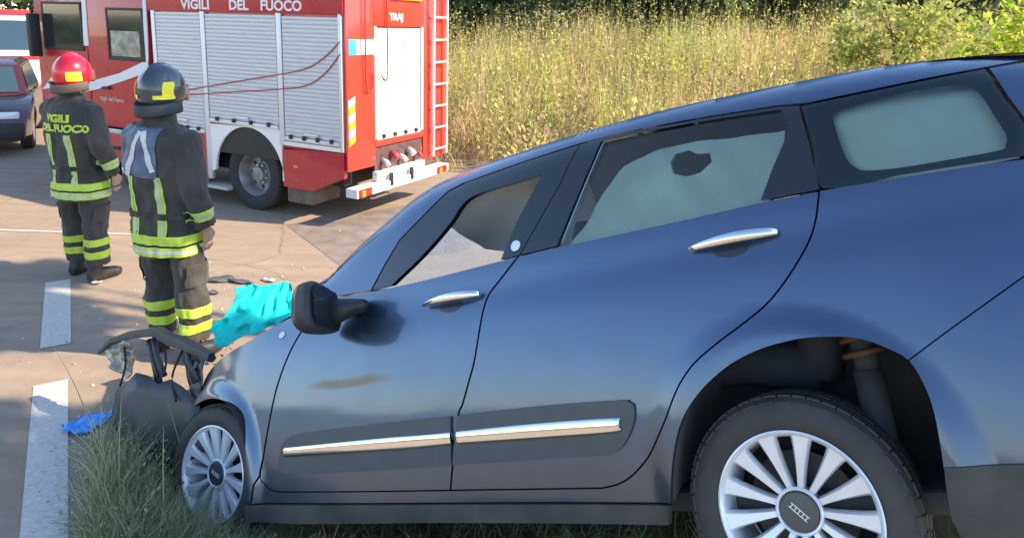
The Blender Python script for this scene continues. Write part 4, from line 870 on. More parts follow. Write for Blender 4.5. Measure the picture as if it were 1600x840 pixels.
for pts in ([(-.05, -.27, 2.5), (-.05, -.265, 1.9), (-.05, -.27, 1.45), (-.05, -.33, 1.40), (-.05, -.38, 1.46), (-.05, -.37, 1.6)], [(-.05, -.62, 2.5), (-.05, -.63, 1.9), (-.05, -.63, 1.55), (-.05, -.58, 1.5), (-.05, -.52, 1.56)]):
    tube('hook_strap', crv(pts, 5), .008, mat('dark_red_strap', (.3, .02, .03), .6), truck, 6)
rbox('beacon', .70, 1.28, 2.34, 2.44, mat('amber_beacon', (.8, .35, .05), .3), truck, -.06, -.02, .02)

for x in (.43, 1.41, 2.38): boxo('shutter_latch', (x - .09, .018, 1.03 if x > .5 and x < 2 else .93), (x + .09, .04, 1.055 if x > .5 and x < 2 else .955), ALUF, truck, .006)
for x in (3.02, 4.17): tube('grab_handle', [(x, .02, 1.05), (x, .05, 1.08), (x, .05, 1.40), (x, .02, 1.43)], .01, BLK, cab, 8)
for x in (3.75, 4.85): boxo('door_lever', (x - .07, .004, 1.20), (x + .07, .03, 1.235), BLK, cab, .006)
for k in range(3): boxo('lock_step', (2.98 + .3 * k, .0, .46), (3.2 + .3 * k, .02, .50), BLK, truck, .004)
# ------------------------------------------------------------------ firefighters (local: facing +y, z up, feet on 0)
UPY = Vector((0, 1, 0))
def fuse(bm, voxel, smooth=6):
    """join overlapping volumes into one continuous skin"""
    bmesh.ops.recalc_face_normals(bm, faces=bm.faces); me = bpy.data.meshes.new('tmp'); bm.to_mesh(me); bm.free(); o = bpy.data.objects.new('tmp', me); COL.objects.link(o)
    r = o.modifiers.new('r', 'REMESH'); r.mode = 'VOXEL'; r.voxel_size = voxel; s = o.modifiers.new('s', 'SMOOTH'); s.iterations = smooth; s.factor = .5
    dg = bpy.context.evaluated_depsgraph_get(); out = bpy.data.meshes.new_from_object(o.evaluated_get(dg)); bpy.data.objects.remove(o); bpy.data.meshes.remove(me); return out
def wrinkle(me, amp, freq, seed=0.):
    n = [v.normal.copy() for v in me.vertices]
    for v, nn in zip(me.vertices, n): 
        p = v.co; v.co = p + nn * amp * (noise.noise(Vector((p.x * freq, p.y * freq, p.z * freq * .55 + seed))) + .5 * noise.noise(Vector((p.x * freq * 2.2, p.y * freq * 2.2, p.z * freq * 1.1 + seed))))
def cut_patch(me, planes, keep, off, name, m, parent):
    """strip of garment between planes, lifted a little off the cloth"""
    bm = bmesh.new(); bm.from_mesh(me); bm.normal_update()
    for co, no in planes: bmesh.ops.bisect_plane(bm, geom=bm.verts[:] + bm.edges[:] + bm.faces[:], plane_co=co, plane_no=no, dist=1e-5)
    bmesh.ops.delete(bm, geom=[f for f in bm.faces if not keep(f.calc_center_median())], context='FACES')
    if not bm.faces: bm.free(); return None
    bm.normal_update(); nn = {v: v.normal.copy() for v in bm.verts}
    for v in bm.verts: v.co += nn[v] * off
    be = [e for e in bm.edges if e.is_boundary]; r = bmesh.ops.extrude_edge_only(bm, edges=be)
    for v in [g for g in r['geom'] if isinstance(g, bmesh.types.BMVert)]:
        q = min(nn, key=lambda k: 0) if False else None
    me2 = bpy.data.meshes.new(name); bm.to_mesh(me2); bm.free(); return obj(name, me2, m, parent, True)
LIME = mat('lime_reflective', (.50, .66, .06), .5, var=.08, scale=12); SILV = mat('silver_reflective', (.48, .50, .46), .35, metal=.2)
M_NOMEX = mat('turnout_cloth', (.052, .046, .041), .9, var=.35, scale=5, bump=.25, bscale=120, sheen=.15); M_BOOT = mat('boot_leather', (.03, .027, .025), .5, var=.3, scale=10); M_SKIN = mat('skin', (.42, .24, .17), .55, var=.1, scale=9)
M_YOKE = mat('navy_yoke', (.09, .12, .19), .5, var=.3, scale=9); M_PALE = mat('pale_tape', (.6, .58, .55), .5)

def hand(bm, w, side, curl=.5):
    w = Vector(w); d = Vector((-.02 * side, .14, -1)).normalized(); sx = Vector((0, 1, 0))   # palm faces the thigh
    fw = (sx - d * sx.dot(d)).normalized(); nrm = Vector((-side, 0, 0))
    loft(bm, [w + d * .0, w + d * .035, w + d * .085, w + d * .10], [(.022, .028), (.018, .038), (.016, .042), (.012, .036)], 10, ref=fw)
    for k, ln in enumerate((.074, .082, .078, .062)):
        b0 = w + d * .092 + fw * (.03 - .02 * k); p1 = b0 + d * ln * .45 + nrm * .006 * curl; p2 = p1 + (d * .8 + nrm * curl).normalized() * ln * .33; p3 = p2 + (d * .45 + nrm * (curl + .4)).normalized() * ln * .26
        loft(bm, [b0, p1, p2, p3], [.0098, .0092, .0085, .007], 8)
    t0 = w + d * .03 + fw * .03; loft(bm, [t0, t0 + d * .03 + fw * .022, t0 + d * .06 + fw * .026 + nrm * .012], [.013, .011, .0085], 8)

def person(loc, rz, label, helmet, arms, legs, hs=1., seed=0., deco=None):
    p = empty('person', loc, rz, label, 'person', 'firefighters standing on the road'); p.scale = (hs, hs, hs)
    (rs_, re_, rw_), (ls_, le_, lw_) = arms; (rh, rk, ra), (lh, lk, la) = legs
    # body: one continuous skin with head, face, hands
    bm = bmesh.new()
    loft(bm, [(0, 0, .84), (0, 0, 1.0), (0, -.01, 1.25), (0, -.01, 1.40), (0, 0, 1.46)], [(.15, .10), (.14, .10), (.165, .11), (.15, .09), (.07, .06)], 16, ref=UPY)
    loft(bm, [(0, 0, 1.42), (0, .01, 1.5), (0, .02, 1.56)], [.06, .055, .055], 12, ref=UPY)
    bmesh.ops.create_uvsphere(bm, u_segments=20, v_segments=14, radius=1, matrix=Matrix.Translation((0, .03, 1.645)) @ Matrix.Diagonal((.077, .098, .118, 1)))
    loft(bm, [(0, .10, 1.60), (0, .115, 1.57), (0, .10, 1.545)], [(.05, .03), (.045, .02), (.03, .015)], 10, ref=UPY)             # jaw
    loft(bm, [(0, .125, 1.665), (0, .142, 1.635), (0, .135, 1.62)], [.009, .014, .010], 8, ref=UPY)                            # nose
    loft(bm, [(-.024, .128, 1.595), (0, .134, 1.597), (.024, .128, 1.595)], [.006, .008, .006], 8)                              # mouth
    for s in (1, -1):
        bmesh.ops.create_uvsphere(bm, u_segments=8, v_segments=6, radius=1, matrix=Matrix.Translation((s * .078, .02, 1.64)) @ Matrix.Diagonal((.01, .02, .032, 1)))
        bmesh.ops.create_uvsphere(bm, u_segments=8, v_segments=6, radius=.012, matrix=Matrix.Translation((s * .032, .118, 1.658)))
    for (sh, el, wr), sd in (((rs_, re_, rw_), 1), ((ls_, le_, lw_), -1)):
        loft(bm, [sh, el, wr], [.05, .042, .03], 10, ref=UPY); hand(bm, wr, sd)
    for (h, k, a) in ((rh, rk, ra), (lh, lk, la)): loft(bm, [(h[0], h[1], h[2] + .04), k, a], [.08, .058, .04], 12, ref=UPY)
    bd = obj('body', fuse(bm, .0075, 2), M_SKIN, p, True)
    # trousers
    bm = bmesh.new(); loft(bm, [(0, 0, .80), (0, 0, .9), (0, 0, 1.0)], [(.19, .135), (.195, .14), (.19, .135)], 18, ref=UPY)
    for (h, k, a) in ((rh, rk, ra), (lh, lk, la)):
        h, k, a = Vector(h), Vector(k), Vector(a); pts = [h, h.lerp(k, .5), k, k.lerp(a, .5), a]; loft(bm, pts, [(.105, .12), (.098, .11), (.09, .097), (.088, .094), (.09, .098)], 16, ref=UPY)
    tm = fuse(bm, .0125, 4); wrinkle(tm, .02, 8, seed); wrinkle(tm, .010, 22, seed); tr = obj('trousers', tm, M_NOMEX, p, True)
    for (h, k, a) in ((rh, rk, ra), (lh, lk, la)):
        cx = a[0]
        for z0 in (.205, .305):
            kp = lambda c, z0=z0, cx=cx: z0 < c.z < z0 + .058 and (c.x - cx) * (1 if cx > 0 else -1) > -.2 and (c.x > (ra[0] + la[0]) / 2) == (cx > (ra[0] + la[0]) / 2)
            b = cut_patch(tm, [((0, 0, z0), (0, 0, 1)), ((0, 0, z0 + .058), (0, 0, 1))], kp, .005, 'reflective_band', LIME, tr)
    # boots
    for a in (ra, la):
        bm = bmesh.new(); x, y = a[0], a[1]; o_ = .03 if x > 0 else -.03
        loft(bm, [(x, y - .085, .05), (x, y - .04, .055), (x + o_ * .5, y + .06, .05), (x + o_, y + .15, .04), (x + o_ * 1.1, y + .19, .035)], [(.035, .045), (.045, .055), (.05, .05), (.05, .04), (.03, .03)], 12, power=2.6); loft(bm, [(x, y - .03, .05), (x, y - .015, .16)], [(.05, .06), (.055, .06)], 12, ref=UPY)
        obj('boot', fuse(bm, .0125, 2), M_BOOT, p, True)
    # jacket
    bm = bmesh.new(); loft(bm, [(0, 0, .69), (0, 0, .80), (0, 0, .95), (0, -.01, 1.1), (0, -.015, 1.25), (0, -.015, 1.36), (0, -.01, 1.43), (0, 0, 1.485), (0, .0, 1.54)], [(.225, .17), (.222, .168), (.21, .155), (.215, .155), (.225, .16), (.215, .15), (.165, .125), (.095, .10), (.085, .09)], 24, ref=UPY, power=2.3)
    for (sh, el, wr) in ((rs_, re_, rw_), (ls_, le_, lw_)):
        sh, el, wr = Vector(sh), Vector(el), Vector(wr); loft(bm, [sh.lerp(Vector((0, -.01, 1.40)), .35), sh, sh.lerp(el, .5), el, el.lerp(wr, .5), wr], [.10, .09, .08, .074, .068, .064], 14, ref=UPY)
    jm = fuse(bm, .0125, 4); wrinkle(jm, .022, 7, seed + 3); wrinkle(jm, .011, 20, seed); jk = obj('jacket', jm, M_NOMEX, p, True)
    def torso(c): return abs(c.x) < .235 + .0 * c.z and True
    for z0 in (.705, .775): cut_patch(jm, [((0, 0, z0), (0, 0, 1)), ((0, 0, z0 + .055), (0, 0, 1))], lambda c, z0=z0: z0 < c.z < z0 + .055 and abs(c.x) < .245 and math.hypot(c.x / .25, c.y / .2) < 1.2, .005, 'reflective_band', LIME, jk)
    cut_patch(jm, [((0, 0, z), (0, 0, 1)) for z in (.722, .743)], lambda c: .722 < c.z < .743 and abs(c.x) < .245, .007, 'silver_tape', SILV, jk)
    for (el, wr) in ((re_, rw_), (le_, lw_)):
        el, wr = Vector(el), Vector(wr); ax = (wr - el).normalized(); L_ = (wr - el).length
        for m_, a0, a1, of in ((LIME, .50, .74, .005), (SILV, .58, .66, .007)):
            p0, p1 = el + ax * L_ * a0, el + ax * L_ * a1
            def kp(c, p0=p0, p1=p1, el=el, ax=ax): t = (c - el).dot(ax); return (p0 - el).length < t < (p1 - el).length and ((c - el) - ax * t).length < .10
            cut_patch(jm, [(p0, ax), (p1, ax)], kp, of, 'sleeve_band', m_, jk)
    for x0, m_, of, dx in ((-.115, LIME, .005, .052), (.075, LIME, .005, .052), (-.098, SILV, .007, .018), (.092, SILV, .007, .018)):
        top = deco['stripe_top']
        cut_patch(jm, [((x0, 0, 0), (1, 0, 0)), ((x0 + dx, 0, 0), (1, 0, 0)), ((0, 0, .83), (0, 0, 1)), ((0, 0, top), (0, 0, 1))], lambda c, x0=x0, dx=dx: x0 < c.x < x0 + dx and .83 < c.z < top and c.y < -.02, of, 'back_stripe', m_, jk)
    if deco.get('text'):
        bv = BVHTree.FromPolygons([v.co.copy() for v in jm.vertices], [tuple(q.vertices) for q in jm.polygons])
        for body_, x0, z0, sz in deco['text']:
            me = text_mesh(body_, sz, 1.05, .004)
            for v in me.vertices:
                h = bv.ray_cast(Vector((x0 + v.co.x, -1, z0 + v.co.y)), Vector((0, 1, 0))); v.co = Vector((x0 + v.co.x, (h[0].y if h[0] else -.15) - .006 - v.co.z, z0 + v.co.y))
            obj('lettering', me, LIME, jk)
    if deco.get('yoke'):
        cut_patch(jm, [((0, 0, 1.19), (.12, 0, 1)), ((.10, 0, 0), (1, 0, 0))], lambda c: c.z + .12 * c.x > 1.19 and c.x < .10 and c.z < 1.47, .006, 'shoulder_yoke', M_YOKE, jk)
        for (a, b) in (((-.10, 1.19), (-.02, 1.45)), ((.075, 1.22), (-.0, 1.45)), ((-.2, 1.20), (-.12, 1.22))):
            a, b = Vector((a[0], 0, a[1])), Vector((b[0], 0, b[1])); d = (b - a).normalized(); n = Vector((-d.z, 0, d.x))
            cut_patch(jm, [(a + n * .016, n), (a - n * .016, n), (a, d), (b, d)], lambda c, a=a, b=b, d=d, n=n: abs((c - a).dot(n)) < .016 and 0 < (c - a).dot(d) < (b - a).length and c.y < .0, .009, 'pale_tape', M_PALE, jk)
    cut_patch(jm, [((0, 0, .93), (0, 0, 1)), ((0, 0, .97), (0, 0, 1))], lambda c: .93 < c.z < .97 and math.hypot(c.x / .24, c.y / .19) < 1.15, .008, 'belt', M_BOOT, jk)
    for s_ in (1, -1): cut_patch(tm, [((s_ * .13, 0, 0), (1, 0, 0)), ((0, 0, .50), (0, 0, 1)), ((0, 0, .64), (0, 0, 1)), ((0, -.07, 0), (0, 1, 0))], lambda c, s_=s_: s_ * c.x > .13 and .50 < c.z < .64 and c.y > -.07, .012, 'leg_pocket', M_NOMEX, tr)
    # helmet
    hm = helmet; bm = bmesh.new(); bmesh.ops.create_uvsphere(bm, u_segments=40, v_segments=28, radius=1)
    for v in bm.verts:
        x, y, z = v.co; back = max(0, -y); zz = z * (.155 if z > 0 else .13 + .06 * back); k = 1 + .07 * (z < 0) * (-z); f = .16 if y < 0 else .165
        if abs(x) < .12 and z > .2: zz += .012 * (1 - abs(x) / .12)         # crest
        v.co = (x * .128 * k, .015 + y * f * .9 * k, 1.685 + max(zz, -.145) * .96)
    h = bm_obj('helmet', bm, hm['mat'], p, True); hme = h.data; hme.update()
    for nm_, planes, kp, m_, of in hm['patches']: cut_patch(hme, planes, kp, of, nm_, m_, h)
    bm = bmesh.new()
    loft(bm, [(.142 * math.cos(a) * .96, .015 + .165 * math.sin(a) * .98, 1.59 + .025 * math.sin(a)) for a in np.linspace(R(-185), R(5), 22)], [(.006, .036)] * 22, 8, ref=Vector((0, 0, 1))); bm_obj('neck_guard', bm, hm['guard'], h, True)
    bm = bmesh.new(); loft(bm, [(.10 * math.cos(a), .03 + .165 * math.sin(a), 1.66) for a in np.linspace(R(25), R(155), 14)], [(.004, .045)] * 14, 8, ref=Vector((0, 0, 1))); bm_obj('visor', bm, mat('visor_gold', (.25, .2, .1), .15, metal=.6), h, True)
    return p
YEL = mat('yellow_reflective', (.85, .72, .02), .45)
HB = mat('helmet_black', (.035, .045, .065), .25, coat=.7, var=.15, scale=5); HR = mat('helmet_red', (.72, .008, .03), .28, coat=.5)
def lpatch(s, x0, x1, z0, z1): return ('reflector', [((s * x0, 0, 0), (1, 0, 0)), ((s * x1, 0, 0), (1, 0, 0)), ((0, 0, z0), (0, 0, 1)), ((0, 0, z1), (0, 0, 1))], lambda c: x0 < s * c.x < x1 and z0 < c.z < z1 and c.y < -.01, YEL, .005)
near = person((-2.10, 4.20, .002), R(-20), 'firefighter in black helmet with yellow marks standing by the crashed car', dict(mat=HB, guard=mat('guard_dark', (.03, .035, .045), .6), patches=[lpatch(1, .098, .124, 1.66, 1.735), lpatch(1, .06, .124, 1.637, 1.66), lpatch(-1, .06, .078, 1.66, 1.735), lpatch(-1, .03, .078, 1.637, 1.66)]),
    (((.195, -.01, 1.385), (.265, -.05, 1.12), (.265, .03, .87)), ((-.195, -.01, 1.385), (-.25, .0, 1.12), (-.20, .18, 1.0))),
    (((.105, 0, .88), (.135, .01, .50), (.16, -.01, .13)), ((-.10, 0, .88), (-.12, .03, .5), (-.13, .03, .13))), 1.0, 1., dict(stripe_top=1.19, yoke=True))
far = person((-3.43, 5.50, .002), R(-18), 'firefighter in red helmet with lettered jacket standing further up the road', dict(mat=HR, guard=mat('guard_brown', (.12, .09, .07), .8), patches=[lpatch(1, .07, .125, 1.63, 1.70)]),
    (((.195, -.01, 1.385), (.29, -.05, 1.14), (.30, .06, .90)), ((-.195, -.01, 1.385), (-.25, .02, 1.12), (-.21, .16, .95))),
    (((.10, 0, .88), (.11, .01, .50), (.125, -.02, .13)), ((-.10, 0, .88), (-.125, .01, .5), (-.14, .04, .13))), .985, 6., dict(stripe_top=1.22, text=[('VIGILI', -.10, 1.32, .08), ('DEL FUOCO', -.175, 1.245, .075)]))
# ------------------------------------------------------------------ vehicles queued at the left edge
def sedan(name, loc, rz, L_, Wd, Hh, m, label, hood=.95, boot=.35, wheel_r=.31, hb=.82, trim=None):
    c = empty(name, loc, rz, label, 'car' if Hh < 1.9 else 'van'); w = Wd / 2
    low = [(0, .30), (0, hb * .82), (.06, hb * .92), (boot, hb), (L_ - hood, hb), (L_ - .15, hb * .83), (L_, hb * .66), (L_ + .02, .30)]
    def arch(cx): return [(cx - .36 * math.cos(a), .28 + .38 * math.sin(a)) for a in np.linspace(0, math.pi, 12)]
    out = low + [(L_ - .45, .26)] + arch(L_ - .82)[::-1] + [(L_ / 2, .24)] + arch(.78)[::-1] + [(.3, .27)]
    P = np.array(out); a = .5 * np.sum(P[:, 0] * np.roll(P[:, 1], -1) - np.roll(P[:, 0], -1) * P[:, 1]); P = P if a > 0 else P[::-1]
    V, F = fill2d(P, .16); n = len(V); bul = .06 * np.exp(-((V[:, 1] - .58) / .3) ** 2) - .05 * np.clip((np.abs(V[:, 0] - L_ / 2) - L_ * .38) / (L_ * .12), 0, 1) ** 2
    ve = [(x, w - .06 + b, z) for (x, z), b in zip(V, bul)] + [(x, -w + .06 - b, z) for (x, z), b in zip(V, bul)]; fa = [tuple(f[::-1]) for f in F] + [tuple(i + n for i in f) for f in F]
    idx = [int(np.argmin(np.linalg.norm(V - p, axis=1))) for p in P]; k = len(idx); fa += [(idx[i], idx[(i + 1) % k], idx[(i + 1) % k] + n, idx[i] + n) for i in range(k)]
    bm = bmesh.new(); vv = [bm.verts.new(p) for p in ve]
    for f in fa:
        try: bm.faces.new([vv[i] for i in f])
        except ValueError: pass
    body_ = bm_obj('body', bm, m, c, auto=50)
    x0, x1 = boot + .02, L_ - hood + .05; bm = bmesh.new(); rings = []
    for (xa, xb, ww, z) in ((x0, x1, w - .1, hb - .01), (x0 + .25, x1 - .42, w - .2, Hh - .06), (x0 + .45, x1 - .6, w - .3, Hh)):
        rings.append([bm.verts.new(q) for q in ((xa, -ww, z), (xb, -ww, z), (xb, ww, z), (xa, ww, z))])
    for i in range(2):
        for j in range(4): bm.faces.new((rings[i][j], rings[i][(j + 1) % 4], rings[i + 1][(j + 1) % 4], rings[i + 1][j]))
    bm.faces.new(rings[2]); cabn = bm_obj('cabin', bm, m, c, auto=20)
    r0, r1 = ((x0, x1, w - .1, hb), (x0 + .25, x1 - .42, w - .2, Hh - .06))
    def pane(q): 
        cen = sum((Vector(p) for p in q), Vector()) / 4; q2 = [cen + (Vector(p) - cen) * .86 for p in q]; nn = (q2[1] - q2[0]).cross(q2[2] - q2[0]).normalized(); nn = nn if nn.dot(cen - Vector(((x0 + x1) / 2, 0, hb))) > 0 else -nn
        o = mk('window', [p + nn * .008 for p in q2], [(0, 1, 2, 3)], mat('car_glazing', (.03, .06, .08), .06, coat=1), c)
    pane([(r0[1], -r0[2], r0[3]), (r0[1], r0[2], r0[3]), (r1[1], r1[2], r1[3]), (r1[1], -r1[2], r1[3])]); pane([(r0[0], -r0[2], r0[3]), (r0[0], r0[2], r0[3]), (r1[0], r1[2], r1[3]), (r1[0], -r1[2], r1[3])])
    for s in (1, -1): pane([(r0[0] + .1, s * r0[2], r0[3]), (r0[1] - .1, s * r0[2], r0[3]), (r1[1], s * r1[2], r1[3]), (r1[0], s * r1[2], r1[3])])
    for x in (.78, L_ - .82):
        for s in (1, -1):
            bm = bmesh.new(); lathe(bm, [(-.09, .001), (-.09, wheel_r * .9), (-.07, wheel_r), (.07, wheel_r), (.09, wheel_r * .9), (.09, wheel_r * .66)], 28); wv = bm_obj('tyre', bm, M_RUBBER, c, auto=35); wv.location = (x, s * (w - .13), wheel_r)
            bm = bmesh.new(); lathe(bm, [(.088, wheel_r * .66), (.07, wheel_r * .5), (.08, wheel_r * .2), (.08, .001)], 20); ro = bm_obj('rim', bm, M_ALLOY, wv, auto=35); ro.rotation_euler = (0, 0, 0 if s > 0 else math.pi)
    for s in (1, -1):
        boxo('headlamp', (L_ - .16, s * (w - .28) - .14, hb * .66), (L_ - .02, s * (w - .28) + .14, hb * .8), mat('lamp_clear', (.75, .75, .78), .1, coat=1), c, .03); boxo('tail_lamp', (-.015, s * (w - .2) - .1, hb * .72), (.05, s * (w - .2) + .1, hb * .88), mat('lamp_red', (.4, .01, .01), .15), c, .015)
    boxo('front_bumper', (L_ - .08, -w + .09, .25), (L_ + .09, w - .09, .5), trim or m, c, .05); boxo('rear_bumper', (-.09, -w + .09, .28), (.06, w - .09, .5), trim or m, c, .05)
    return c
MAROON = mat('maroon_paint', (.055, .010, .014), .3, coat=.8); BLUEP = mat('steel_blue_paint', (.05, .13, .22), .3, coat=.8, metal=.3); VANW = mat('van_white', (.8, .8, .78), .35, coat=.5)
sedan('parked_car', (-9.85, 13.4, 0), R(-60), 3.9, 1.7, 1.32, MAROON, 'dark red car with black bumper at the left edge beside the fire engine cab', trim=BLK, hood=1.15)
van = sedan('white_van', (-15.6, 22.5, 0), R(-58), 5.2, 2.0, 2.0, VANW, 'white van with red markings behind the dark red car', hood=.8, boot=.05, hb=1.05)
for s in (1, -1): boxo('red_marking', (1.0, s * .965 - .012, .85), (4.1, s * .965 + .012, 1.0), mat('marking_red', (.75, .02, .03), .4), van, .002)
boxo('front_marking', (4.6, -.8, .86), (5.0, .8, .98), mat('marking_red', (.75, .02, .03), .4), van, .03); boxo('roof_sign', (2.9, -.5, 1.99), (3.3, .5, 2.16), mat('marking_red', (.75, .02, .03), .4), van, .04)

# ------------------------------------------------------------------ tall weeds on the far bank
gw = np.random.default_rng(11)
def bank_pts(n, e0, e1, xr, g, yr=(6, 26)):
    P = np.column_stack([g.uniform(*xr, n), g.uniform(*yr, n)]); P = P[inside(WPOLY, P)]; e = seg_dist(P, WEEDS); k = (e > e0) & (e < e1); P = P[k]
    return np.column_stack([P, np.array([gz(x, y) for x, y in P]) - .03]), e[k]
DRY = [(.80, .64, .34), (.78, .65, .27), (.74, .67, .24), (.64, .60, .20), (.82, .62, .40), (.54, .52, .17), (.66, .48, .32)]
pt, e = bank_pts(150000, .05, 9.5, (-4, 16), gw); clump = np.array([noise.noise(Vector((a * .8, b * .8, 2))) for a, b in pt[:, :2]]); k = gw.uniform(0, 1, len(pt)) < (.40 + .4 * clump); pt, e, clump = pt[k], e[k], clump[k]
hh = (.35 + .75 * sstep(0, 2.5, e)) * (1 + .5 * clump) * gw.uniform(.5, 1.25, len(pt)); cc = pick(len(pt), DRY, gw) * (1 + .25 * clump[:, None]); lowk = (gw.uniform(0, 1, len(pt)) < .75 * sstep(2.6, .2, e))[:, None]; patch = np.array([noise.noise(Vector((a * .45, b * .45, 9))) for a, b in pt[:, :2]])[:, None]; cc = cc * (1 + np.array([[.35, .05, .2]]) * patch); cc = np.where(lowk, pick(len(pt), [(.52, .35, .26), (.64, .45, .31), (.42, .29, .23), (.74, .53, .36)], gw), cc)
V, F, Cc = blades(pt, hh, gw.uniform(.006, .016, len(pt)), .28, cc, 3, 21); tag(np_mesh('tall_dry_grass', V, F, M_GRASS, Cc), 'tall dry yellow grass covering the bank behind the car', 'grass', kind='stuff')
def leaf_quads(C_, D_, size, cols, g, fold=.25):
    """small kite leaves: centres, outward directions"""
    n = len(C_); r = g.normal(size=(n, 3)); s = np.cross(D_, r); s /= np.linalg.norm(s, axis=1)[:, None] + 1e-9; nn = np.cross(D_, s); sz = size[:, None]
    V = np.stack([C_, C_ + D_ * sz * .5 + s * sz * .28 + nn * sz * fold * .3, C_ + D_ * sz, C_ + D_ * sz * .5 - s * sz * .28 + nn * sz * fold * .3], 1).reshape(-1, 3); F = np.arange(4 * n).reshape(-1, 4); return V, F, np.repeat(cols, 4, 0)
pt, e = bank_pts(9000, .3, 9, (-3.5, 15), gw); k = gw.uniform(0, 1, len(pt)) < .62; pt, e = pt[k], e[k]; n = len(pt)
H_ = (.6 + .9 * sstep(0, 3, e)) * gw.uniform(.55, 1.3, n); tilt = gw.normal(0, .16, (n, 2)); nl = 26
t = gw.uniform(.15, 1, (n, nl)); base = pt[:, None, :] + np.stack([tilt[:, :1] * t ** 1.6 * H_[:, None], tilt[:, 1:] * t ** 1.6 * H_[:, None], t * H_[:, None]], 2)
D_ = gw.normal(size=(n, nl, 3)); D_[:, :, 2] = np.abs(D_[:, :, 2]) * .7 + .25; D_ /= np.linalg.norm(D_, axis=2)[:, :, None]
WEED = np.array([(.50, .52, .11), (.40, .45, .11), (.60, .55, .14), (.28, .34, .09), (.62, .50, .22), (.34, .26, .15), (.52, .40, .22)]); ci = gw.integers(0, len(WEED), n)
lc = (WEED[ci][:, None, :] * gw.uniform(.7, 1.35, (n, nl, 1))).reshape(-1, 3); sz = (gw.uniform(.035, .09, (n, nl)) * (1.15 - .5 * t)).ravel(); lc = lc * 1.15
V1, F1, C1 = leaf_quads(base.reshape(-1, 3), D_.reshape(-1, 3), sz, lc, gw)
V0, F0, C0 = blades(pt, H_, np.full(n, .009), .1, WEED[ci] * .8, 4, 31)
bp2, be2 = bank_pts(900, .2, 8, (-2.5, 14), gw); bp2, be2 = bp2[:110], be2[:110]; nb = 330; rad = gw.uniform(.3, .75, len(bp2)); dv = gw.normal(size=(len(bp2), nb, 3)); dv /= np.linalg.norm(dv, axis=2)[:, :, None]; dv[:, :, 2] = np.abs(dv[:, :, 2])
cq = bp2[:, None, :] + dv * (rad[:, None] * gw.uniform(.35, 1.15, (len(bp2), nb)))[:, :, None] * np.array([1, 1, 1.5]); BP = np.array([(.48, .52, .17), (.64, .62, .22), (.36, .41, .14), (.56, .40, .28), (.70, .50, .35), (.74, .66, .26), (.44, .31, .24)])
bc = (BP[gw.integers(0, len(BP), len(bp2))][:, None, :] * gw.uniform(.65, 1.35, (len(bp2), nb, 1))).reshape(-1, 3); V3, F3, C3 = leaf_quads(cq.reshape(-1, 3), dv.reshape(-1, 3), gw.uniform(.05, .12, len(bp2) * nb), bc, gw)
V1, F1, C1 = np.vstack([V1, V3]), np.vstack([F1, F3 + len(V1)]), np.vstack([C1, C3])
tag(np_mesh('bank_weeds', np.vstack([V1, V0]), np.vstack([F1, F0 + len(V1)]), M_GRASS, np.vstack([C1, C0])), 'yellow green weeds growing through the dry grass on the bank', 'weeds', kind='stuff')

# ------------------------------------------------------------------ trees and bushes
M_BARK = mat('bark', (.10, .075, .055), .9, var=.4, scale=12, bump=.6, bscale=30)
def tree(name, loc, h, rx, rz_, pal, label, cat='tree', group=None, nleaf=9000, leaf=.16, trunk=.14, seed=0, base=.25):
    g = np.random.default_rng(seed); x, y = loc; z = gz(x, y) - .05; o = empty(name, (x, y, z), 0, label, cat, group)
    bm = bmesh.new(); top = Vector((g.normal(0, .2), g.normal(0, .2), h * .8)); loft(bm, [(0, 0, 0), (.04, .02, h * .3), top * .6 + Vector((.1, 0, 0)), top], [trunk, trunk * .8, trunk * .5, trunk * .15], 9, ref=UPY)
    cl = []
    for k in range(22):
        a = g.uniform(0, 2 * np.pi); zz = g.uniform(base, .98); rr = rx * math.sqrt(max(.08, 1 - ((zz - .55) / .55) ** 2)) * g.uniform(.35, 1); c = Vector((rr * math.cos(a), rr * math.sin(a), h * zz)); cl.append((c, g.uniform(.28, .5) * rx))
        if k < 12: s0 = Vector((.04, .02, h * max(.15, zz * .65))); loft(bm, [s0, s0.lerp(c, .55) + Vector((0, 0, -.1)), c], [trunk * .35, trunk * .22, trunk * .06], 6, ref=UPY)
    bm_obj('trunk', bm, M_BARK, o, True)
    ci = g.integers(0, len(cl), nleaf); ctr = np.array([tuple(c) for c, _ in cl])[ci]; rad = np.array([r for _, r in cl])[ci]; d = g.normal(size=(nleaf, 3)); d /= np.linalg.norm(d, axis=1)[:, None]; q = ctr + d * (rad * g.uniform(.3, 1.08, nleaf) ** .6)[:, None] * np.array([1, 1, .8])
    dd = d + g.normal(0, .6, (nleaf, 3)) + np.array([0, 0, -.15]); dd /= np.linalg.norm(dd, axis=1)[:, None]; tone = np.array([g.uniform(.75, 1.3) for _ in cl])[ci]
    V, F, Cq = leaf_quads(q, dd, g.uniform(.6, 1.4, nleaf) * leaf, pick(nleaf, pal, g) * tone[:, None], g); np_mesh('crown', V, F, M_GRASS, Cq, o); return o
DK = [(.075, .115, .05), (.09, .14, .06), (.115, .16, .07)]; MD = [(.12, .17, .06), (.16, .21, .08), (.09, .14, .05)]; BR = [(.38, .52, .04), (.46, .56, .06), (.28, .40, .04), (.58, .55, .09)]
G1 = 'dark trees behind the bank'
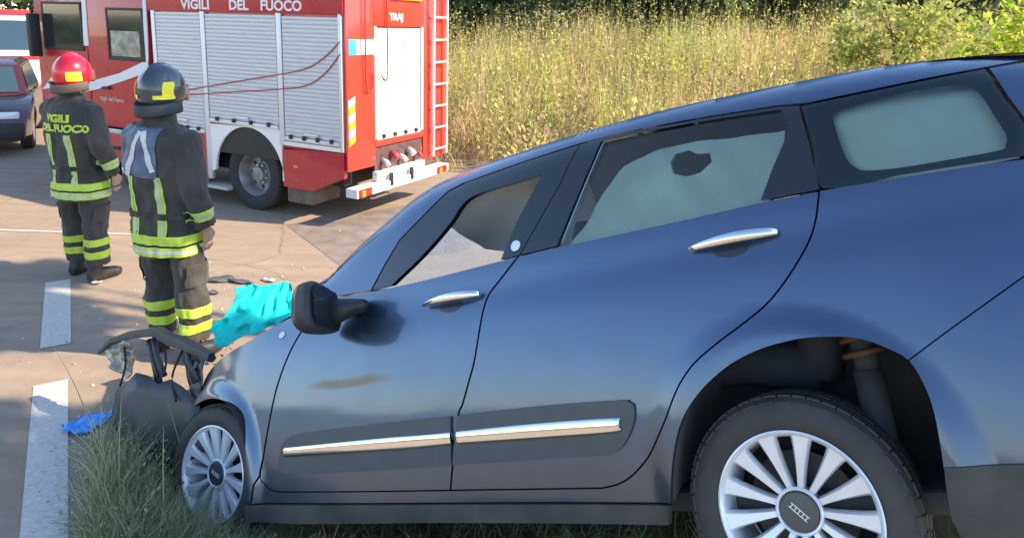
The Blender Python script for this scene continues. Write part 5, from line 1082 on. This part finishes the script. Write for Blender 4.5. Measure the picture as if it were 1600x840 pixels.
for k, (x, y, h, r, lab) in enumerate([(-1.2, 21, 5.6, 2.2, 'dark green tree rising directly behind the fire engine ladder'), (2.2, 20.5, 5.4, 2.3, 'second dark tree along the bank from the fire engine'), (5.2, 19, 5.2, 2.2, 'dark tree over the middle of the weedy bank'), (8.2, 19.5, 5.4, 2.3, 'dark tree furthest right of those behind the bank'), (12.5, 20.5, 5.0, 2.4, 'dark tree at the far right end behind the bright bush')]):
    tree('background_tree', (x, y), h, r, 1, DK if k != 3 else MD, lab, group=G1, nleaf=9000, leaf=.22, seed=40 + k, base=.12)
tree('bright_bush', (7.7, 9.9), 2.3, 1.3, 1, BR, 'bright lime green bush above the rear of the car roof', 'bush', None, 4200, .12, .06, 71, .1)
tree('bright_bush', (6.7, 12.6), 1.9, 1.0, 1, [(.50, .50, .14), (.42, .46, .13)], 'yellow green bush on the bank left of the lime green bush', 'bush', None, 3500, .11, .05, 72, .1)
G2 = 'trees at the end of the road'
for k, (x, y, h, r, lab) in enumerate([(-17.5, 27, 7, 2.6, 'grey green tree behind the ambulance at the left edge'), (-15, 30, 8, 3, 'dark tree seen between ambulance and fire engine cab'), (-10.5, 31, 8, 3, 'tall dark tree hidden mostly behind the fire engine cab'), (-5, 30, 8, 3, 'tall dark tree hidden mostly behind the fire engine body')]):
    tree('roadside_tree', (x, y), h, r, 1, DK + [(.07, .075, .06)], lab, group=G2, nleaf=7000, leaf=.26, trunk=.2, seed=60 + k, base=.15)
G3 = 'slender trees added out of view to cast shade'  # unseen trees, added only to shade the foreground and the road
tree('added_shade_tree', (5.64, 1.40), 8.2, .66, 1, MD, 'unseen slender tree added to shade the ground by the front wheel', group=G3, nleaf=9000, leaf=.16, trunk=.09, seed=81, base=.5)
tree('added_shade_tree', (4.35, 3.5), 8.2, .64, 1, MD, 'unseen slender tree added to throw a band of shade across the road marking', group=G3, nleaf=15000, leaf=.2, trunk=.08, seed=82, base=.64)
# far woods round the place, a mass on the horizon
far_ = []
gf = np.random.default_rng(5); n = 26000; a = gf.uniform(0, 2 * np.pi, n); rr = 62 + 10 * gf.uniform(-1, 1, n); hgt = np.where(np.sin(a) > .1, 2.6, 1.1) + 1. * np.array([noise.noise(Vector((math.cos(q) * 9, math.sin(q) * 9, 4))) for q in a]); zz = gf.uniform(0, 1, n) ** .8 * hgt
q = np.column_stack([rr * np.cos(a), rr * np.sin(a) + 5, zz + np.where(np.sin(a) > .15, 3.5, -.3)]); d = gf.normal(size=(n, 3)); d /= np.linalg.norm(d, axis=1)[:, None]
V, F, Cq = leaf_quads(q, d, gf.uniform(.7, 1.9, n), pick(n, DK + MD, gf), gf); tag(np_mesh('far_woods', V, F, M_GRASS, Cq), 'dark woods on the horizon', 'woods', kind='stuff')

# leafy weeds among the verge grass by the front wheel
gl = np.random.default_rng(23); SP = []
while len(SP) < 150:
    x, y = gl.normal(-1.70, .24), gl.normal(2.80, .30)
    if y < 3.12 and inside(VERGE, np.array([[x, y]]))[0] and seg_dist(np.array([[x, y]]), VERGE)[0] > .1 and math.hypot((x + 1.335) / .30, (y - 2.936) / .16) > 1: SP.append((x, y, gz(x, y)))
SP = np.array(SP); nl = 46; hs_ = gl.uniform(.14, .36, len(SP)) * np.clip(1.2 - np.hypot(SP[:, 0] + 1.72, SP[:, 1] - 2.85) / .8, .4, 1); t = gl.uniform(.1, 1, (len(SP), nl)); dv = gl.normal(size=(len(SP), nl, 3)); dv[:, :, 2] = np.abs(dv[:, :, 2]) * .6 + .2; dv /= np.linalg.norm(dv, axis=2)[:, :, None]
cq = SP[:, None, :] + np.stack([gl.normal(0, .05, t.shape) * (.4 + t), gl.normal(0, .05, t.shape) * (.4 + t), t * hs_[:, None]], 2)
VG = np.array([(.16, .25, .10), (.20, .29, .12), (.26, .33, .15), (.34, .36, .18), (.13, .20, .09)]); lc = (VG[gl.integers(0, 5, len(SP))][:, None, :] * gl.uniform(.7, 1.4, (len(SP), nl, 1))).reshape(-1, 3)
V1, F1, C1 = leaf_quads(cq.reshape(-1, 3), dv.reshape(-1, 3), gl.uniform(.010, .026, len(SP) * nl), lc, gl)
tag(np_mesh('verge_weeds', V1, F1, M_GRASS, C1), 'small leafy green weeds among the grass by the front wheel', 'weeds', kind='stuff')
